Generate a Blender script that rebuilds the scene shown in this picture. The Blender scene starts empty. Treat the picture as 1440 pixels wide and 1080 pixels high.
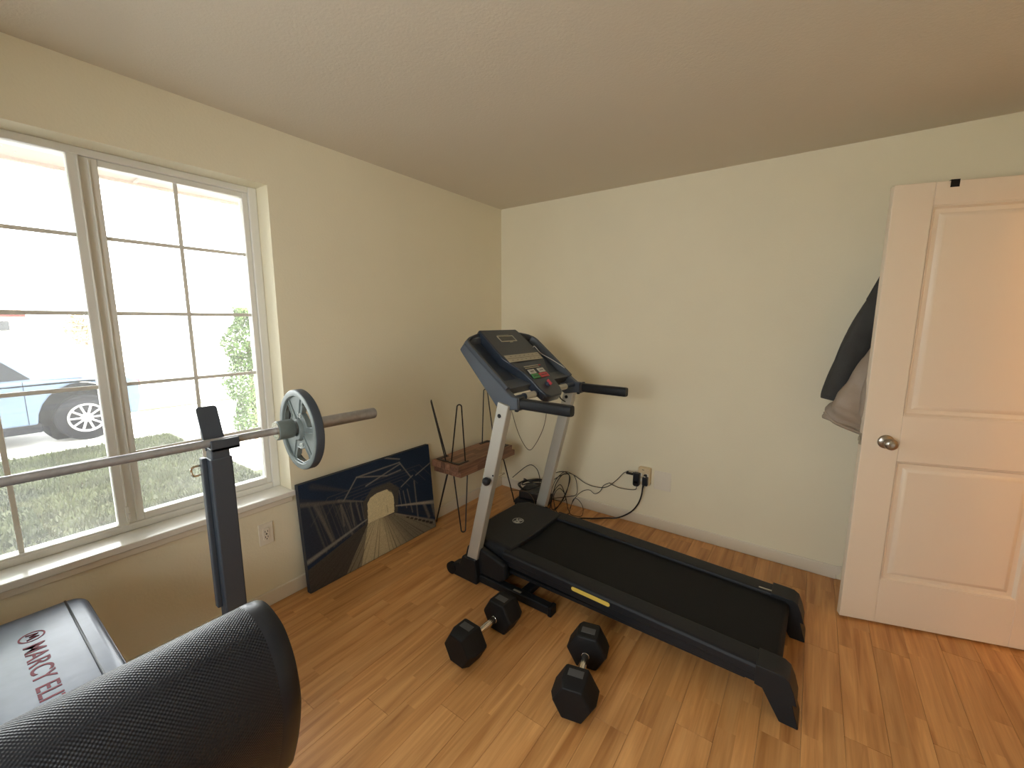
import bpy, bmesh, math, random
import numpy as np
from mathutils import Vector, Matrix

S = bpy.context.scene
COL = S.collection
rnd = random.Random(7)

# ---------------------------------------------------------------- camera, world, sun, exposure
CAM = Vector((2.2509, -2.9883, 1.5091))
YAW, PITCH, ROLL = -.6202, -.1489, .0018
fw = Vector((math.sin(YAW) * math.cos(PITCH), math.cos(YAW) * math.cos(PITCH), math.sin(PITCH)))
r0 = fw.cross(Vector((0, 0, 1))).normalized(); u0 = r0.cross(fw)
rt = math.cos(ROLL) * r0 + math.sin(ROLL) * u0
up = -math.sin(ROLL) * r0 + math.cos(ROLL) * u0
cam_d = bpy.data.cameras.new('camera'); cam = bpy.data.objects.new('camera', cam_d); COL.objects.link(cam)
cam.matrix_world = Matrix(((rt.x, up.x, -fw.x, CAM.x), (rt.y, up.y, -fw.y, CAM.y), (rt.z, up.z, -fw.z, CAM.z), (0, 0, 0, 1)))
cam_d.sensor_width = 36; cam_d.lens = 591.5 / 1440 * 36; cam_d.clip_start = .02; cam_d.clip_end = 500
S.camera = cam

W = bpy.data.worlds.new('sky'); S.world = W; W.use_nodes = True
wn, wl = W.node_tree.nodes, W.node_tree.links
wn.clear()
wo = wn.new('ShaderNodeOutputWorld'); wb = wn.new('ShaderNodeBackground')
sky = wn.new('ShaderNodeTexSky'); sky.sky_type = 'HOSEK_WILKIE'; sky.turbidity = 6.0; sky.ground_albedo = .4
SUN_DIR = Vector((.913, .257, .309)).normalized()
sky.sun_direction = SUN_DIR
hz = wn.new('ShaderNodeMixRGB'); hz.inputs[0].default_value = .8; hz.inputs[2].default_value = (.98, .985, 1.0, 1)
wl.new(sky.outputs[0], hz.inputs[1]); wl.new(hz.outputs[0], wb.inputs[0]); wl.new(wb.outputs[0], wo.inputs[0])
wb.inputs[1].default_value = 12.0

sun_d = bpy.data.lights.new('sun', 'SUN'); sun_d.energy = 30.0; sun_d.angle = .009; sun_d.color = (1, .93, .8)
sun = bpy.data.objects.new('sun', sun_d); COL.objects.link(sun)
sun.rotation_euler = SUN_DIR.to_track_quat('Z', 'Y').to_euler()

por_d = bpy.data.lights.new('window_portal', 'AREA'); por_d.shape = 'RECTANGLE'; por_d.size = 1.3; por_d.size_y = 1.6
por_d.cycles.is_portal = True
por = bpy.data.objects.new('window_portal', por_d); COL.objects.link(por)
por.location = (-.205, -2.555, 1.38); por.rotation_euler = (0, math.radians(-90), 0)

p2d = bpy.data.lights.new('window_portal', 'AREA'); p2d.shape = 'RECTANGLE'; p2d.size = 1.3; p2d.size_y = 1.27; p2d.cycles.is_portal = True  # portal for the added window behind the camera
p2 = bpy.data.objects.new('window_portal', p2d); COL.objects.link(p2); p2.location = (1.65, -4.40, 1.485); p2.rotation_euler = (math.radians(90), 0, 0)
S.view_settings.view_transform = 'Standard'; S.view_settings.look = 'None'
S.view_settings.gamma = 1; S.view_settings.use_curve_mapping = False
S.view_settings.exposure = .50
S.cycles.max_bounces = 10; S.cycles.diffuse_bounces = 6; S.cycles.transparent_max_bounces = 12
S.cycles.sample_clamp_indirect = 6.0
S.cycles.use_denoising = True

# ---------------------------------------------------------------- materials
def mat(name, col, rough=.5, metal=0, var=0, vscale=6, bump=0, bscale=120, coat=0, spec=.5, detail=3, stretch=None, bdist=.002):
    m = bpy.data.materials.new(name); m.use_nodes = True
    n, l = m.node_tree.nodes, m.node_tree.links
    b = n['Principled BSDF']
    b.inputs['Base Color'].default_value = (*col, 1); b.inputs['Roughness'].default_value = rough
    b.inputs['Metallic'].default_value = metal; b.inputs['Coat Weight'].default_value = coat
    b.inputs['Specular IOR Level'].default_value = spec
    if var or bump:
        tc = n.new('ShaderNodeTexCoord'); src = tc.outputs['Object']
        if stretch:
            mp = n.new('ShaderNodeMapping'); mp.inputs['Scale'].default_value = stretch; l.new(src, mp.inputs[0]); src = mp.outputs[0]
    if var:
        t = n.new('ShaderNodeTexNoise'); t.inputs['Scale'].default_value = vscale; t.inputs['Detail'].default_value = detail
        l.new(src, t.inputs['Vector'])
        r = n.new('ShaderNodeValToRGB'); l.new(t.outputs[0], r.inputs[0])
        r.color_ramp.elements[0].position = .3; r.color_ramp.elements[1].position = .7
        r.color_ramp.elements[0].color = (*[c * (1 - var) for c in col], 1)
        r.color_ramp.elements[1].color = (*[min(1, c * (1 + var)) for c in col], 1)
        l.new(r.outputs[0], b.inputs['Base Color'])
    if bump:
        t = n.new('ShaderNodeTexNoise'); t.inputs['Scale'].default_value = bscale; t.inputs['Detail'].default_value = 2
        l.new(src, t.inputs['Vector'])
        bp = n.new('ShaderNodeBump'); bp.inputs['Strength'].default_value = bump; bp.inputs['Distance'].default_value = bdist
        l.new(t.outputs[0], bp.inputs['Height']); l.new(bp.outputs[0], b.inputs['Normal'])
    return m

M = {}
M['wall'] = mat('wall_paint', (.80, .74, .56), .65, bump=.22, bscale=90, var=.02, vscale=2, bdist=.003)
M['ceil'] = mat('ceiling_paint', (.70, .64, .53), .8, bump=.3, bscale=110, bdist=.003)
M['trim'] = mat('trim_paint', (.74, .68, .56), .4)
M['sill'] = mat('glossy_sill_paint', (.78, .76, .70), .16)
M['door'] = mat('door_paint', (.76, .655, .52), .42, bump=.25, bscale=70, stretch=(1, 1, .25))
M['vinyl'] = mat('window_vinyl', (.78, .77, .72), .35)
M['plate'] = mat('switch_plate_plastic', (.78, .72, .6), .35)
M['plate_dk'] = mat('outlet_slot', (.05, .045, .04), .6)
M['tap'] = mat('aged_ivory_plastic', (.66, .53, .33), .4)
M['black'] = mat('black_plastic', (.013, .0145, .017), .42, spec=.28, bump=.15, bscale=400)
M['black_gloss'] = mat('black_satin_metal', (.02, .021, .024), .3)
M['rod'] = mat('black_steel_rod', (.015, .013, .012), .35)
M['rubber'] = mat('black_rubber', (.0085, .0085, .0095), .55, spec=.25, bump=.2, bscale=300)
M['rubber_logo'] = mat('embossed_grey_rubber', (.06, .062, .066), .5)
M['belt'] = mat('treadmill_belt', (.007, .0078, .009), .55, spec=.18, bump=.3, bscale=500)
M['rail'] = mat('textured_rail', (.0125, .014, .0175), .45, spec=.28, bump=.4, bscale=600)
M['silver'] = mat('silver_paint', (.50, .49, .44), .38, metal=.35)
M['console'] = mat('console_plastic', (.026, .042, .075), .45, bump=.12, bscale=500)
M['console_side'] = mat('console_shell', (.06, .074, .095), .42, bump=.12, bscale=500)
M['console_panel'] = mat('console_overlay', (.027, .036, .052), .3)
M['lcd'] = mat('display_glass', (.035, .037, .035), .12)
M['label_light'] = mat('button_strip_print', (.42, .39, .30), .5)
M['label_dark'] = mat('print_dark', (.03, .03, .03), .5)
M['white_btn'] = mat('pale_button', (.52, .52, .48), .45)
M['green_btn'] = mat('green_button', (.05, .25, .07), .45)
M['red_btn'] = mat('red_button', (.50, .045, .06), .45)
M['chrome'] = mat('chrome', (.75, .72, .66), .16, metal=1)
M['steel'] = mat('bar_steel', (.40, .40, .41), .42, metal=.6, var=.12, vscale=40)
M['iron'] = mat('grey_enamel_iron', (.17, .20, .195), .42, metal=.1, var=.08, vscale=30, bump=.2, bscale=150)
M['iron_rim'] = mat('dark_slate_enamel', (.045, .058, .075), .45, bump=.2, bscale=150)
M['iron_txt'] = mat('raised_pale_numeral', (.5, .53, .5), .5)
M['post'] = mat('slate_powder_coat', (.045, .055, .07), .38, bump=.15, bscale=300)
M['vinyl_pad'] = mat('dark_blue_grey_vinyl', (.095, .118, .165), .36, var=.08, vscale=12, bump=.25, bscale=18, bdist=.004)
M['vinyl_edge'] = mat('smooth_black_vinyl', (.012, .0135, .018), .36, spec=.35)
M['red_print'] = mat('dark_red_print', (.15, .012, .025), .6, spec=.2)
M['yellow'] = mat('yellow_sticker', (.72, .52, .10), .45)
M['cable'] = mat('black_cable', (.012, .011, .010), .45)
M['cable_w'] = mat('pale_cord', (.55, .54, .50), .5)
M['cable_b'] = mat('brown_cord', (.10, .065, .035), .5)
M['nickel'] = mat('satin_nickel', (.40, .36, .30), .3, metal=1)
M['coat_dark'] = mat('charcoal_wool', (.045, .045, .043), .9, bump=.5, bscale=300, var=.15, vscale=9)
M['coat_beige'] = mat('taupe_quilted_nylon', (.27, .215, .165), .55, bump=.5, bscale=25, var=.08, vscale=12, bdist=.006)
M['canvas_edge'] = mat('canvas_dark_edge', (.03, .034, .042), .75, bump=.3, bscale=500)
M['carpaint'] = mat('light_blue_car_paint', (.085, .125, .185), .45)
M['carglass'] = mat('dark_car_glass', (.008, .010, .013), .45, spec=.12)
M['tire'] = mat('tire_rubber', (.009, .009, .011), .9, spec=.1)
M['wheel'] = mat('wheel_alloy', (.55, .55, .56), .3, metal=.9)
M['grass'] = mat('grass_blades', (.043, .05, .016), .8, var=.5, vscale=2.2)
M['soil'] = mat('lawn_soil', (.042, .045, .017), .95, var=.4, vscale=5, bump=.5, bscale=40)
M['concrete'] = mat('pale_concrete', (.55, .53, .48), .9, var=.08, vscale=3)
M['gravel'] = mat('grey_gravel', (.36, .34, .31), .95, var=.3, vscale=40, bump=.6, bscale=60)
M['leaf'] = mat('shrub_leaf', (.07, .12, .03), .6, var=.45, vscale=8)
M['leaf_d'] = mat('tree_leaf', (.06, .14, .04), .6, var=.4, vscale=5)
M['leaf_tan'] = mat('dry_leaf', (.2, .15, .08), .7, var=.3, vscale=5)
M['bark'] = mat('bark', (.12, .085, .06), .9, bump=.6, bscale=30)
M['brickred'] = mat('red_siding', (.13, .035, .032), .8, var=.1, vscale=2)
M['roof'] = mat('grey_brown_roofing', (.09, .075, .07), .9, var=.15, vscale=3)
M['soffit'] = mat('soffit_paint', (.50, .42, .40), .7)
M['pale_siding'] = mat('pale_siding', (.62, .58, .50), .8)
M['lamp_glass'] = None

def glass_mat(dust=True):
    m = bpy.data.materials.new('dusty_window_glass'); m.use_nodes = True
    n, l = m.node_tree.nodes, m.node_tree.links; n.clear()
    o = n.new('ShaderNodeOutputMaterial'); tr = n.new('ShaderNodeBsdfTransparent'); tr.inputs[0].default_value = (.97, .985, .98, 1)
    gl = n.new('ShaderNodeBsdfGlossy'); gl.inputs['Roughness'].default_value = .02
    lw = n.new('ShaderNodeFresnel'); lw.inputs[0].default_value = 1.45
    m1 = n.new('ShaderNodeMixShader'); l.new(lw.outputs[0], m1.inputs[0]); l.new(tr.outputs[0], m1.inputs[1]); l.new(gl.outputs[0], m1.inputs[2])
    df = n.new('ShaderNodeBsdfTranslucent'); df.inputs[0].default_value = (.9, .9, .88, 1)
    tc = n.new('ShaderNodeTexCoord'); vo = n.new('ShaderNodeTexVoronoi'); vo.inputs['Scale'].default_value = 55
    no = n.new('ShaderNodeTexNoise'); no.inputs['Scale'].default_value = 3; no.inputs['Detail'].default_value = 6
    l.new(tc.outputs['Object'], vo.inputs['Vector']); l.new(tc.outputs['Object'], no.inputs['Vector'])
    lt = n.new('ShaderNodeMath'); lt.operation = 'LESS_THAN'; lt.inputs[1].default_value = .09; l.new(vo.outputs['Distance'], lt.inputs[0])
    gt = n.new('ShaderNodeMath'); gt.operation = 'GREATER_THAN'; gt.inputs[1].default_value = .56; l.new(no.outputs[0], gt.inputs[0])
    sp = n.new('ShaderNodeMath'); sp.operation = 'MULTIPLY'; l.new(lt.outputs[0], sp.inputs[0]); l.new(gt.outputs[0], sp.inputs[1])
    s2 = n.new('ShaderNodeMath'); s2.operation = 'MULTIPLY'; s2.inputs[1].default_value = .25; l.new(sp.outputs[0], s2.inputs[0])
    dn = n.new('ShaderNodeMath'); dn.operation = 'MULTIPLY_ADD'; dn.inputs[1].default_value = .055; dn.inputs[2].default_value = .002; l.new(no.outputs[0], dn.inputs[0])
    ad = n.new('ShaderNodeMath'); ad.operation = 'ADD'; l.new(dn.outputs[0], ad.inputs[0]); l.new(s2.outputs[0], ad.inputs[1])
    m2 = n.new('ShaderNodeMixShader'); l.new(ad.outputs[0], m2.inputs[0]); l.new(m1.outputs[0], m2.inputs[1]); l.new(df.outputs[0], m2.inputs[2])
    l.new((m2 if dust else m1).outputs[0], o.inputs[0])
    return m
M['glass'] = glass_mat(); M['glass_clean'] = glass_mat(False); M['glass_clean'].name = 'clear_window_glass'

def floor_mat():
    m = bpy.data.materials.new('oak_laminate'); m.use_nodes = True
    n, l = m.node_tree.nodes, m.node_tree.links; b = n['Principled BSDF']
    tc = n.new('ShaderNodeTexCoord'); oi = n.new('ShaderNodeObjectInfo')
    sx = n.new('ShaderNodeSeparateXYZ'); l.new(tc.outputs['Object'], sx.inputs[0])
    # two narrow staves per board, each cut once along its length
    st = n.new('ShaderNodeMath'); st.operation = 'GREATER_THAN'; st.inputs[1].default_value = 0; l.new(sx.outputs[0], st.inputs[0])
    cy = n.new('ShaderNodeMath'); cy.operation = 'MULTIPLY_ADD'; cy.inputs[1].default_value = .37; l.new(st.outputs[0], cy.inputs[0]); l.new(sx.outputs[1], cy.inputs[2])
    fl = n.new('ShaderNodeMath'); fl.operation = 'DIVIDE'; fl.inputs[1].default_value = .55; l.new(cy.outputs[0], fl.inputs[0])
    f2 = n.new('ShaderNodeMath'); f2.operation = 'FLOOR'; l.new(fl.outputs[0], f2.inputs[0])
    cmb = n.new('ShaderNodeCombineXYZ'); l.new(st.outputs[0], cmb.inputs[0]); l.new(f2.outputs[0], cmb.inputs[1]); l.new(oi.outputs['Random'], cmb.inputs[2])
    sc = n.new('ShaderNodeVectorMath'); sc.operation = 'MULTIPLY'; sc.inputs[1].default_value = (7.3, 3.1, 91.7); l.new(cmb.outputs[0], sc.inputs[0])
    wn_ = n.new('ShaderNodeTexWhiteNoise'); l.new(sc.outputs[0], wn_.inputs['Vector'])
    off = n.new('ShaderNodeVectorMath'); off.operation = 'SCALE'; off.inputs['Scale'].default_value = 40; l.new(wn_.outputs['Color'], off.inputs[0])
    ad = n.new('ShaderNodeVectorMath'); ad.operation = 'ADD'; l.new(tc.outputs['Object'], ad.inputs[0]); l.new(off.outputs[0], ad.inputs[1])
    mp = n.new('ShaderNodeMapping'); mp.inputs['Scale'].default_value = (24, 1.5, 1); l.new(ad.outputs[0], mp.inputs[0])
    g = n.new('ShaderNodeTexNoise'); g.inputs['Scale'].default_value = 1.0; g.inputs['Detail'].default_value = 5; g.inputs['Distortion'].default_value = .8; l.new(mp.outputs[0], g.inputs['Vector'])
    mp2 = n.new('ShaderNodeMapping'); mp2.inputs['Scale'].default_value = (160, 5, 1); l.new(ad.outputs[0], mp2.inputs[0])
    g2 = n.new('ShaderNodeTexNoise'); g2.inputs['Scale'].default_value = 1.0; g2.inputs['Detail'].default_value = 3; l.new(mp2.outputs[0], g2.inputs['Vector'])
    r = n.new('ShaderNodeValToRGB'); e = r.color_ramp.elements
    e[0].position = .30; e[0].color = (.38, .165, .05, 1); e[1].position = .68; e[1].color = (.62, .33, .125, 1)
    k = e.new(.45); k.color = (.51, .25, .085, 1)
    l.new(g.outputs[0], r.inputs[0])
    mx = n.new('ShaderNodeMixRGB'); mx.blend_type = 'MULTIPLY'; mx.inputs[0].default_value = .27; l.new(r.outputs[0], mx.inputs[1]); l.new(g2.outputs[0], mx.inputs[2])
    hs = n.new('ShaderNodeHueSaturation'); l.new(mx.outputs[0], hs.inputs['Color'])
    vv = n.new('ShaderNodeMath'); vv.operation = 'MULTIPLY_ADD'; vv.inputs[1].default_value = .24; vv.inputs[2].default_value = 1.12; l.new(wn_.outputs['Value'], vv.inputs[0])
    l.new(vv.outputs[0], hs.inputs['Value']); l.new(hs.outputs[0], b.inputs['Base Color'])
    b.inputs['Roughness'].default_value = .36; b.inputs['Specular IOR Level'].default_value = .45
    bp = n.new('ShaderNodeBump'); bp.inputs['Strength'].default_value = .12; bp.inputs['Distance'].default_value = .001
    l.new(g2.outputs[0], bp.inputs['Height']); l.new(bp.outputs[0], b.inputs['Normal'])
    return m
M['floor'] = floor_mat()

def wood_mat():
    m = bpy.data.materials.new('reddish_butcher_block'); m.use_nodes = True
    n, l = m.node_tree.nodes, m.node_tree.links; b = n['Principled BSDF']
    tc = n.new('ShaderNodeTexCoord'); oi = n.new('ShaderNodeObjectInfo')
    ad = n.new('ShaderNodeVectorMath'); ad.operation = 'ADD'; l.new(tc.outputs['Object'], ad.inputs[0])
    of = n.new('ShaderNodeVectorMath'); of.operation = 'SCALE'; of.inputs['Scale'].default_value = 50
    cm = n.new('ShaderNodeCombineXYZ'); l.new(oi.outputs['Random'], cm.inputs[0]); l.new(oi.outputs['Random'], cm.inputs[1]); l.new(cm.outputs[0], of.inputs[0]); l.new(of.outputs[0], ad.inputs[1])
    mp = n.new('ShaderNodeMapping'); mp.inputs['Scale'].default_value = (70, 5, 70); l.new(ad.outputs[0], mp.inputs[0])
    g = n.new('ShaderNodeTexNoise'); g.inputs['Scale'].default_value = 1; g.inputs['Detail'].default_value = 4; l.new(mp.outputs[0], g.inputs['Vector'])
    r = n.new('ShaderNodeValToRGB'); e = r.color_ramp.elements
    e[0].position = .3; e[0].color = (.18, .085, .052, 1); e[1].position = .75; e[1].color = (.40, .215, .13, 1)
    l.new(g.outputs[0], r.inputs[0])
    hs = n.new('ShaderNodeHueSaturation'); vv = n.new('ShaderNodeMath'); vv.operation = 'MULTIPLY_ADD'; vv.inputs[1].default_value = .7; vv.inputs[2].default_value = .65
    l.new(oi.outputs['Random'], vv.inputs[0]); l.new(vv.outputs[0], hs.inputs['Value']); l.new(r.outputs[0], hs.inputs['Color'])
    l.new(hs.outputs[0], b.inputs['Base Color']); b.inputs['Roughness'].default_value = .5
    return m
M['block'] = wood_mat()

def weave_mat():
    m = bpy.data.materials.new('dimpled_black_vinyl'); m.use_nodes = True
    n, l = m.node_tree.nodes, m.node_tree.links; b = n['Principled BSDF']
    b.inputs['Base Color'].default_value = (.012, .0135, .018, 1); b.inputs['Roughness'].default_value = .38; b.inputs['Specular IOR Level'].default_value = .34
    uv = n.new('ShaderNodeUVMap'); sx = n.new('ShaderNodeSeparateXYZ'); l.new(uv.outputs[0], sx.inputs[0])
    def wave(expr_a, expr_b):
        a = n.new('ShaderNodeMath'); a.operation = 'MULTIPLY'; a.inputs[1].default_value = expr_a; l.new(sx.outputs[0], a.inputs[0])
        c = n.new('ShaderNodeMath'); c.operation = 'MULTIPLY_ADD'; c.inputs[1].default_value = expr_b; l.new(sx.outputs[1], c.inputs[0]); l.new(a.outputs[0], c.inputs[2])
        s = n.new('ShaderNodeMath'); s.operation = 'SINE'; l.new(c.outputs[0], s.inputs[0]); return s
    k = 2 * math.pi / .0058
    w1, w2 = wave(k * .75, 0), wave(0, k * .75)
    ml = n.new('ShaderNodeMath'); ml.operation = 'MULTIPLY'; l.new(w1.outputs[0], ml.inputs[0]); l.new(w2.outputs[0], ml.inputs[1])
    bp = n.new('ShaderNodeBump'); bp.inputs['Strength'].default_value = .5; bp.inputs['Distance'].default_value = .0012
    l.new(ml.outputs[0], bp.inputs['Height']); l.new(bp.outputs[0], b.inputs['Normal'])
    return m
M['weave'] = weave_mat()

# ---------------------------------------------------------------- mesh helpers
ORG = {}
class B:
    def __init__(s): s.bm = bmesh.new()
    def _add(s, verts, faces):
        vs = [s.bm.verts.new(v) for v in verts]
        for f in faces:
            try: s.bm.faces.new([vs[i] for i in f])
            except ValueError: pass
        return vs
    def box(s, lo, hi, rot=None, piv=None):
        (x0, y0, z0), (x1, y1, z1) = lo, hi
        v = [Vector(p) for p in ((x0, y0, z0), (x1, y0, z0), (x1, y1, z0), (x0, y1, z0), (x0, y0, z1), (x1, y0, z1), (x1, y1, z1), (x0, y1, z1))]
        if rot is not None:
            c = Vector(piv) if piv is not None else sum(v, Vector()) / 8
            v = [rot @ (p - c) + c for p in v]
        s._add(v, [(0, 3, 2, 1), (4, 5, 6, 7), (0, 1, 5, 4), (1, 2, 6, 5), (2, 3, 7, 6), (3, 0, 4, 7)]); return s
    def beam(s, p0, p1, a, b, upv=(0, 1, 0)):
        """box section a x b swept from p0 to p1; b is measured along upv"""
        p0, p1, upv = Vector(p0), Vector(p1), Vector(upv)
        d = (p1 - p0).normalized(); w = upv - d * upv.dot(d); w.normalize(); q = d.cross(w)
        v = []
        for p in (p0, p1):
            for i, j in ((-1, -1), (1, -1), (1, 1), (-1, 1)): v.append(p + q * a / 2 * i + w * b / 2 * j)
        s._add(v, [(3, 2, 1, 0), (4, 5, 6, 7), (0, 1, 5, 4), (1, 2, 6, 5), (2, 3, 7, 6), (3, 0, 4, 7)]); return s
    def cyl(s, p0, p1, r, r2=None, seg=20, cap=True):
        return s.rings(p0, [(0, r), ((Vector(p1) - Vector(p0)).length, r if r2 is None else r2)], Vector(p1) - Vector(p0), seg, cap)
    def rings(s, base, prof, axis, seg=24, cap=True, squash=None):
        """lathe: prof = [(t along axis, radius)]"""
        base, axis = Vector(base), Vector(axis).normalized()
        a = axis.orthogonal().normalized(); b = axis.cross(a)
        v = []
        for t, r in prof:
            for i in range(seg):
                th = 2 * math.pi * i / seg
                v.append(base + axis * t + (a * math.cos(th) + b * math.sin(th)) * r)
        f = []
        for k in range(len(prof) - 1):
            for i in range(seg):
                j = (i + 1) % seg
                f.append((k * seg + i, k * seg + j, (k + 1) * seg + j, (k + 1) * seg + i))
        if cap:
            f.append(tuple(reversed(range(seg)))); f.append(tuple((len(prof) - 1) * seg + i for i in range(seg)))
        s._add(v, f); return s
    def tube(s, pts, r, seg=8, closed=False, rad=None):
        pts = [Vector(p) for p in pts]; n = len(pts); v = []; prev = None
        for i, p in enumerate(pts):
            d = (pts[(i + 1) % n] - pts[i - 1]) if closed else (pts[min(i + 1, n - 1)] - pts[max(i - 1, 0)])
            d.normalize()
            if prev is None: a = d.orthogonal().normalized()
            else:
                a = prev - d * prev.dot(d); a.normalize()
            prev = a; b = d.cross(a); rr = rad[i] if rad else r
            for k in range(seg):
                th = 2 * math.pi * k / seg; v.append(p + (a * math.cos(th) + b * math.sin(th)) * rr)
        f = []
        for k in range(n if closed else n - 1):
            for i in range(seg):
                j = (i + 1) % seg; k2 = (k + 1) % n
                f.append((k * seg + i, k * seg + j, k2 * seg + j, k2 * seg + i))
        if not closed:
            f.append(tuple(reversed(range(seg)))); f.append(tuple((n - 1) * seg + i for i in range(seg)))
        s._add(v, f); return s
    def prism(s, poly, axis, a, b):
        """poly in the other two axes (x,z for 'y'; y,z for 'x'; x,y for 'z') extruded from a to b along axis"""
        def P(q, t):
            return {'x': (t, q[0], q[1]), 'y': (q[0], t, q[1]), 'z': (q[0], q[1], t)}[axis]
        n = len(poly); v = [P(q, a) for q in poly] + [P(q, b) for q in poly]
        f = [tuple(range(n)), tuple(range(2 * n - 1, n - 1, -1))]
        f += [(i, (i + 1) % n, n + (i + 1) % n, n + i) for i in range(n)]
        s._add(v, f); return s
    def loft(s, secs, cap=True, closed=True):
        n = len(secs[0]); v = [p for q in secs for p in q]; f = []
        for k in range(len(secs) - 1):
            for i in range(n if closed else n - 1):
                j = (i + 1) % n; f.append((k * n + i, k * n + j, (k + 1) * n + j, (k + 1) * n + i))
        if cap and closed:
            f.append(tuple(reversed(range(n)))); f.append(tuple((len(secs) - 1) * n + i for i in range(n)))
        s._add(v, f); return s
    def quad(s, *p): s._add([Vector(q) for q in p], [tuple(range(len(p)))]); return s
    def build(s, name, m, parent=None, bevel=0, seg=2, smooth=True, angle=35, normals=True):
        bm = s.bm
        if normals: bmesh.ops.recalc_face_normals(bm, faces=bm.faces)
        o_ = ORG.get(parent.name, Vector()) if parent else Vector()
        if o_.length: bmesh.ops.translate(bm, vec=-o_, verts=bm.verts)
        me = bpy.data.meshes.new(name); bm.to_mesh(me); bm.free()
        if isinstance(m, (list, tuple)):
            for k in m: me.materials.append(k)
        else: me.materials.append(m)
        o = bpy.data.objects.new(name, me); COL.objects.link(o)
        if parent:
            o.parent = parent; ORG[o.name] = o_
        if bevel:
            bv = o.modifiers.new('bevel', 'BEVEL'); bv.width = bevel; bv.segments = seg; bv.limit_method = 'ANGLE'; bv.angle_limit = math.radians(30)
        if smooth:
            for p in me.polygons: p.use_smooth = True
            try:
                me.set_sharp_from_angle(angle=math.radians(angle if not bevel else 60))
            except Exception: pass
            if bevel:
                wn2 = o.modifiers.new('wn', 'WEIGHTED_NORMAL'); wn2.keep_sharp = True
        return o

def thing(name, loc, label, cat, group=None, rz=0, kind=None):
    o = bpy.data.objects.new(name, None); COL.objects.link(o); o.location = loc; o.rotation_euler = (0, 0, rz); o.empty_display_size = .05
    tag(o, label, cat, group, kind); ORG[o.name] = Vector(loc); return o
def tag(o, label=None, cat=None, group=None, kind=None):
    if label: o['label'] = label
    if cat: o['category'] = cat
    if group: o['group'] = group
    if kind: o['kind'] = kind
    return o
def struct(o, label=None, cat=None):
    o['kind'] = 'structure'
    return tag(o, label, cat)
def copy_tree(o, parent=None):
    c = o.copy(); COL.objects.link(c)
    if parent: c.parent = parent
    for ch in list(o.children): copy_tree(ch, c)
    return c
def text(body, name, m, parent, mw, size, ext=.0006, align='LEFT', spacing=1.0, boldoff=.0):
    cu = bpy.data.curves.new(name, 'FONT'); cu.body = body; cu.size = size; cu.extrude = ext; cu.align_x = align; cu.space_character = spacing; cu.offset = boldoff
    cu.materials.append(m)
    fo = bpy.data.objects.new(name, cu); COL.objects.link(fo); bpy.context.view_layer.update()
    me = bpy.data.meshes.new_from_object(fo.evaluated_get(bpy.context.evaluated_depsgraph_get())); me.transform(mw)
    bpy.data.objects.remove(fo); me.name = name
    if not me.materials: me.materials.append(m)
    o = bpy.data.objects.new(name, me); COL.objects.link(o); o.parent = parent
    return o
def spline(pts, n=8):
    """Catmull-Rom through pts"""
    P = [Vector(p) for p in pts]; out = []
    for i in range(len(P) - 1):
        p0, p1, p2, p3 = P[max(i - 1, 0)], P[i], P[i + 1], P[min(i + 2, len(P) - 1)]
        for k in range(n):
            t = k / n
            out.append(.5 * ((2 * p1) + (p2 - p0) * t + (2 * p0 - 5 * p1 + 4 * p2 - p3) * t * t + (3 * p1 - p0 - 3 * p2 + p3) * t ** 3))
    out.append(P[-1]); return out
def arc(cx, cy, r, a0, a1, n):
    return [(cx + r * math.cos(math.radians(a0 + (a1 - a0) * i / n)), cy + r * math.sin(math.radians(a0 + (a1 - a0) * i / n))) for i in range(n + 1)]

# ================================================================ STRUCTURE
H = 2.44; XR = 3.30; YF = -4.30
WY0, WY1, WZ0, WZ1 = -3.20, -1.909, .595, 2.169
DY0, DY1, DH = -.99, -.165, 2.125

fl = struct(B().box((0, YF, -.02), (XR + .05, 0, -.006)).build('floor', M['concrete'], smooth=False), 'oak laminate floor of narrow honey brown boards', 'floor')
# floor boards: one shared mesh per length
PW, PL = .130, 1.10
def plank_mesh(L):
    b = B(); b.box((-PW / 2 + .0004, -L / 2 + .0004, -.006), (PW / 2 - .0004, L / 2 - .0004, 0))
    o = b.build('plank', M['floor'], fl, smooth=False)
    bv = o.modifiers.new('bevel', 'BEVEL'); bv.width = .0005; bv.segments = 1
    return o
protos = {}
x = PW / 2; row = 0
while x - PW / 2 < XR:
    y = YF - ((row * .43) % 1.0) * PL
    while y < 0:
        a, bb = max(y, YF), min(y + PL, 0)
        L = round(bb - a, 3)
        if L > .03:
            if L not in protos: o = protos[L] = plank_mesh(L)
            else:
                o = protos[L].copy(); COL.objects.link(o)
            o.location = (x, (a + bb) / 2, 0)
        y += PL
    x += PW; row += 1

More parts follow.
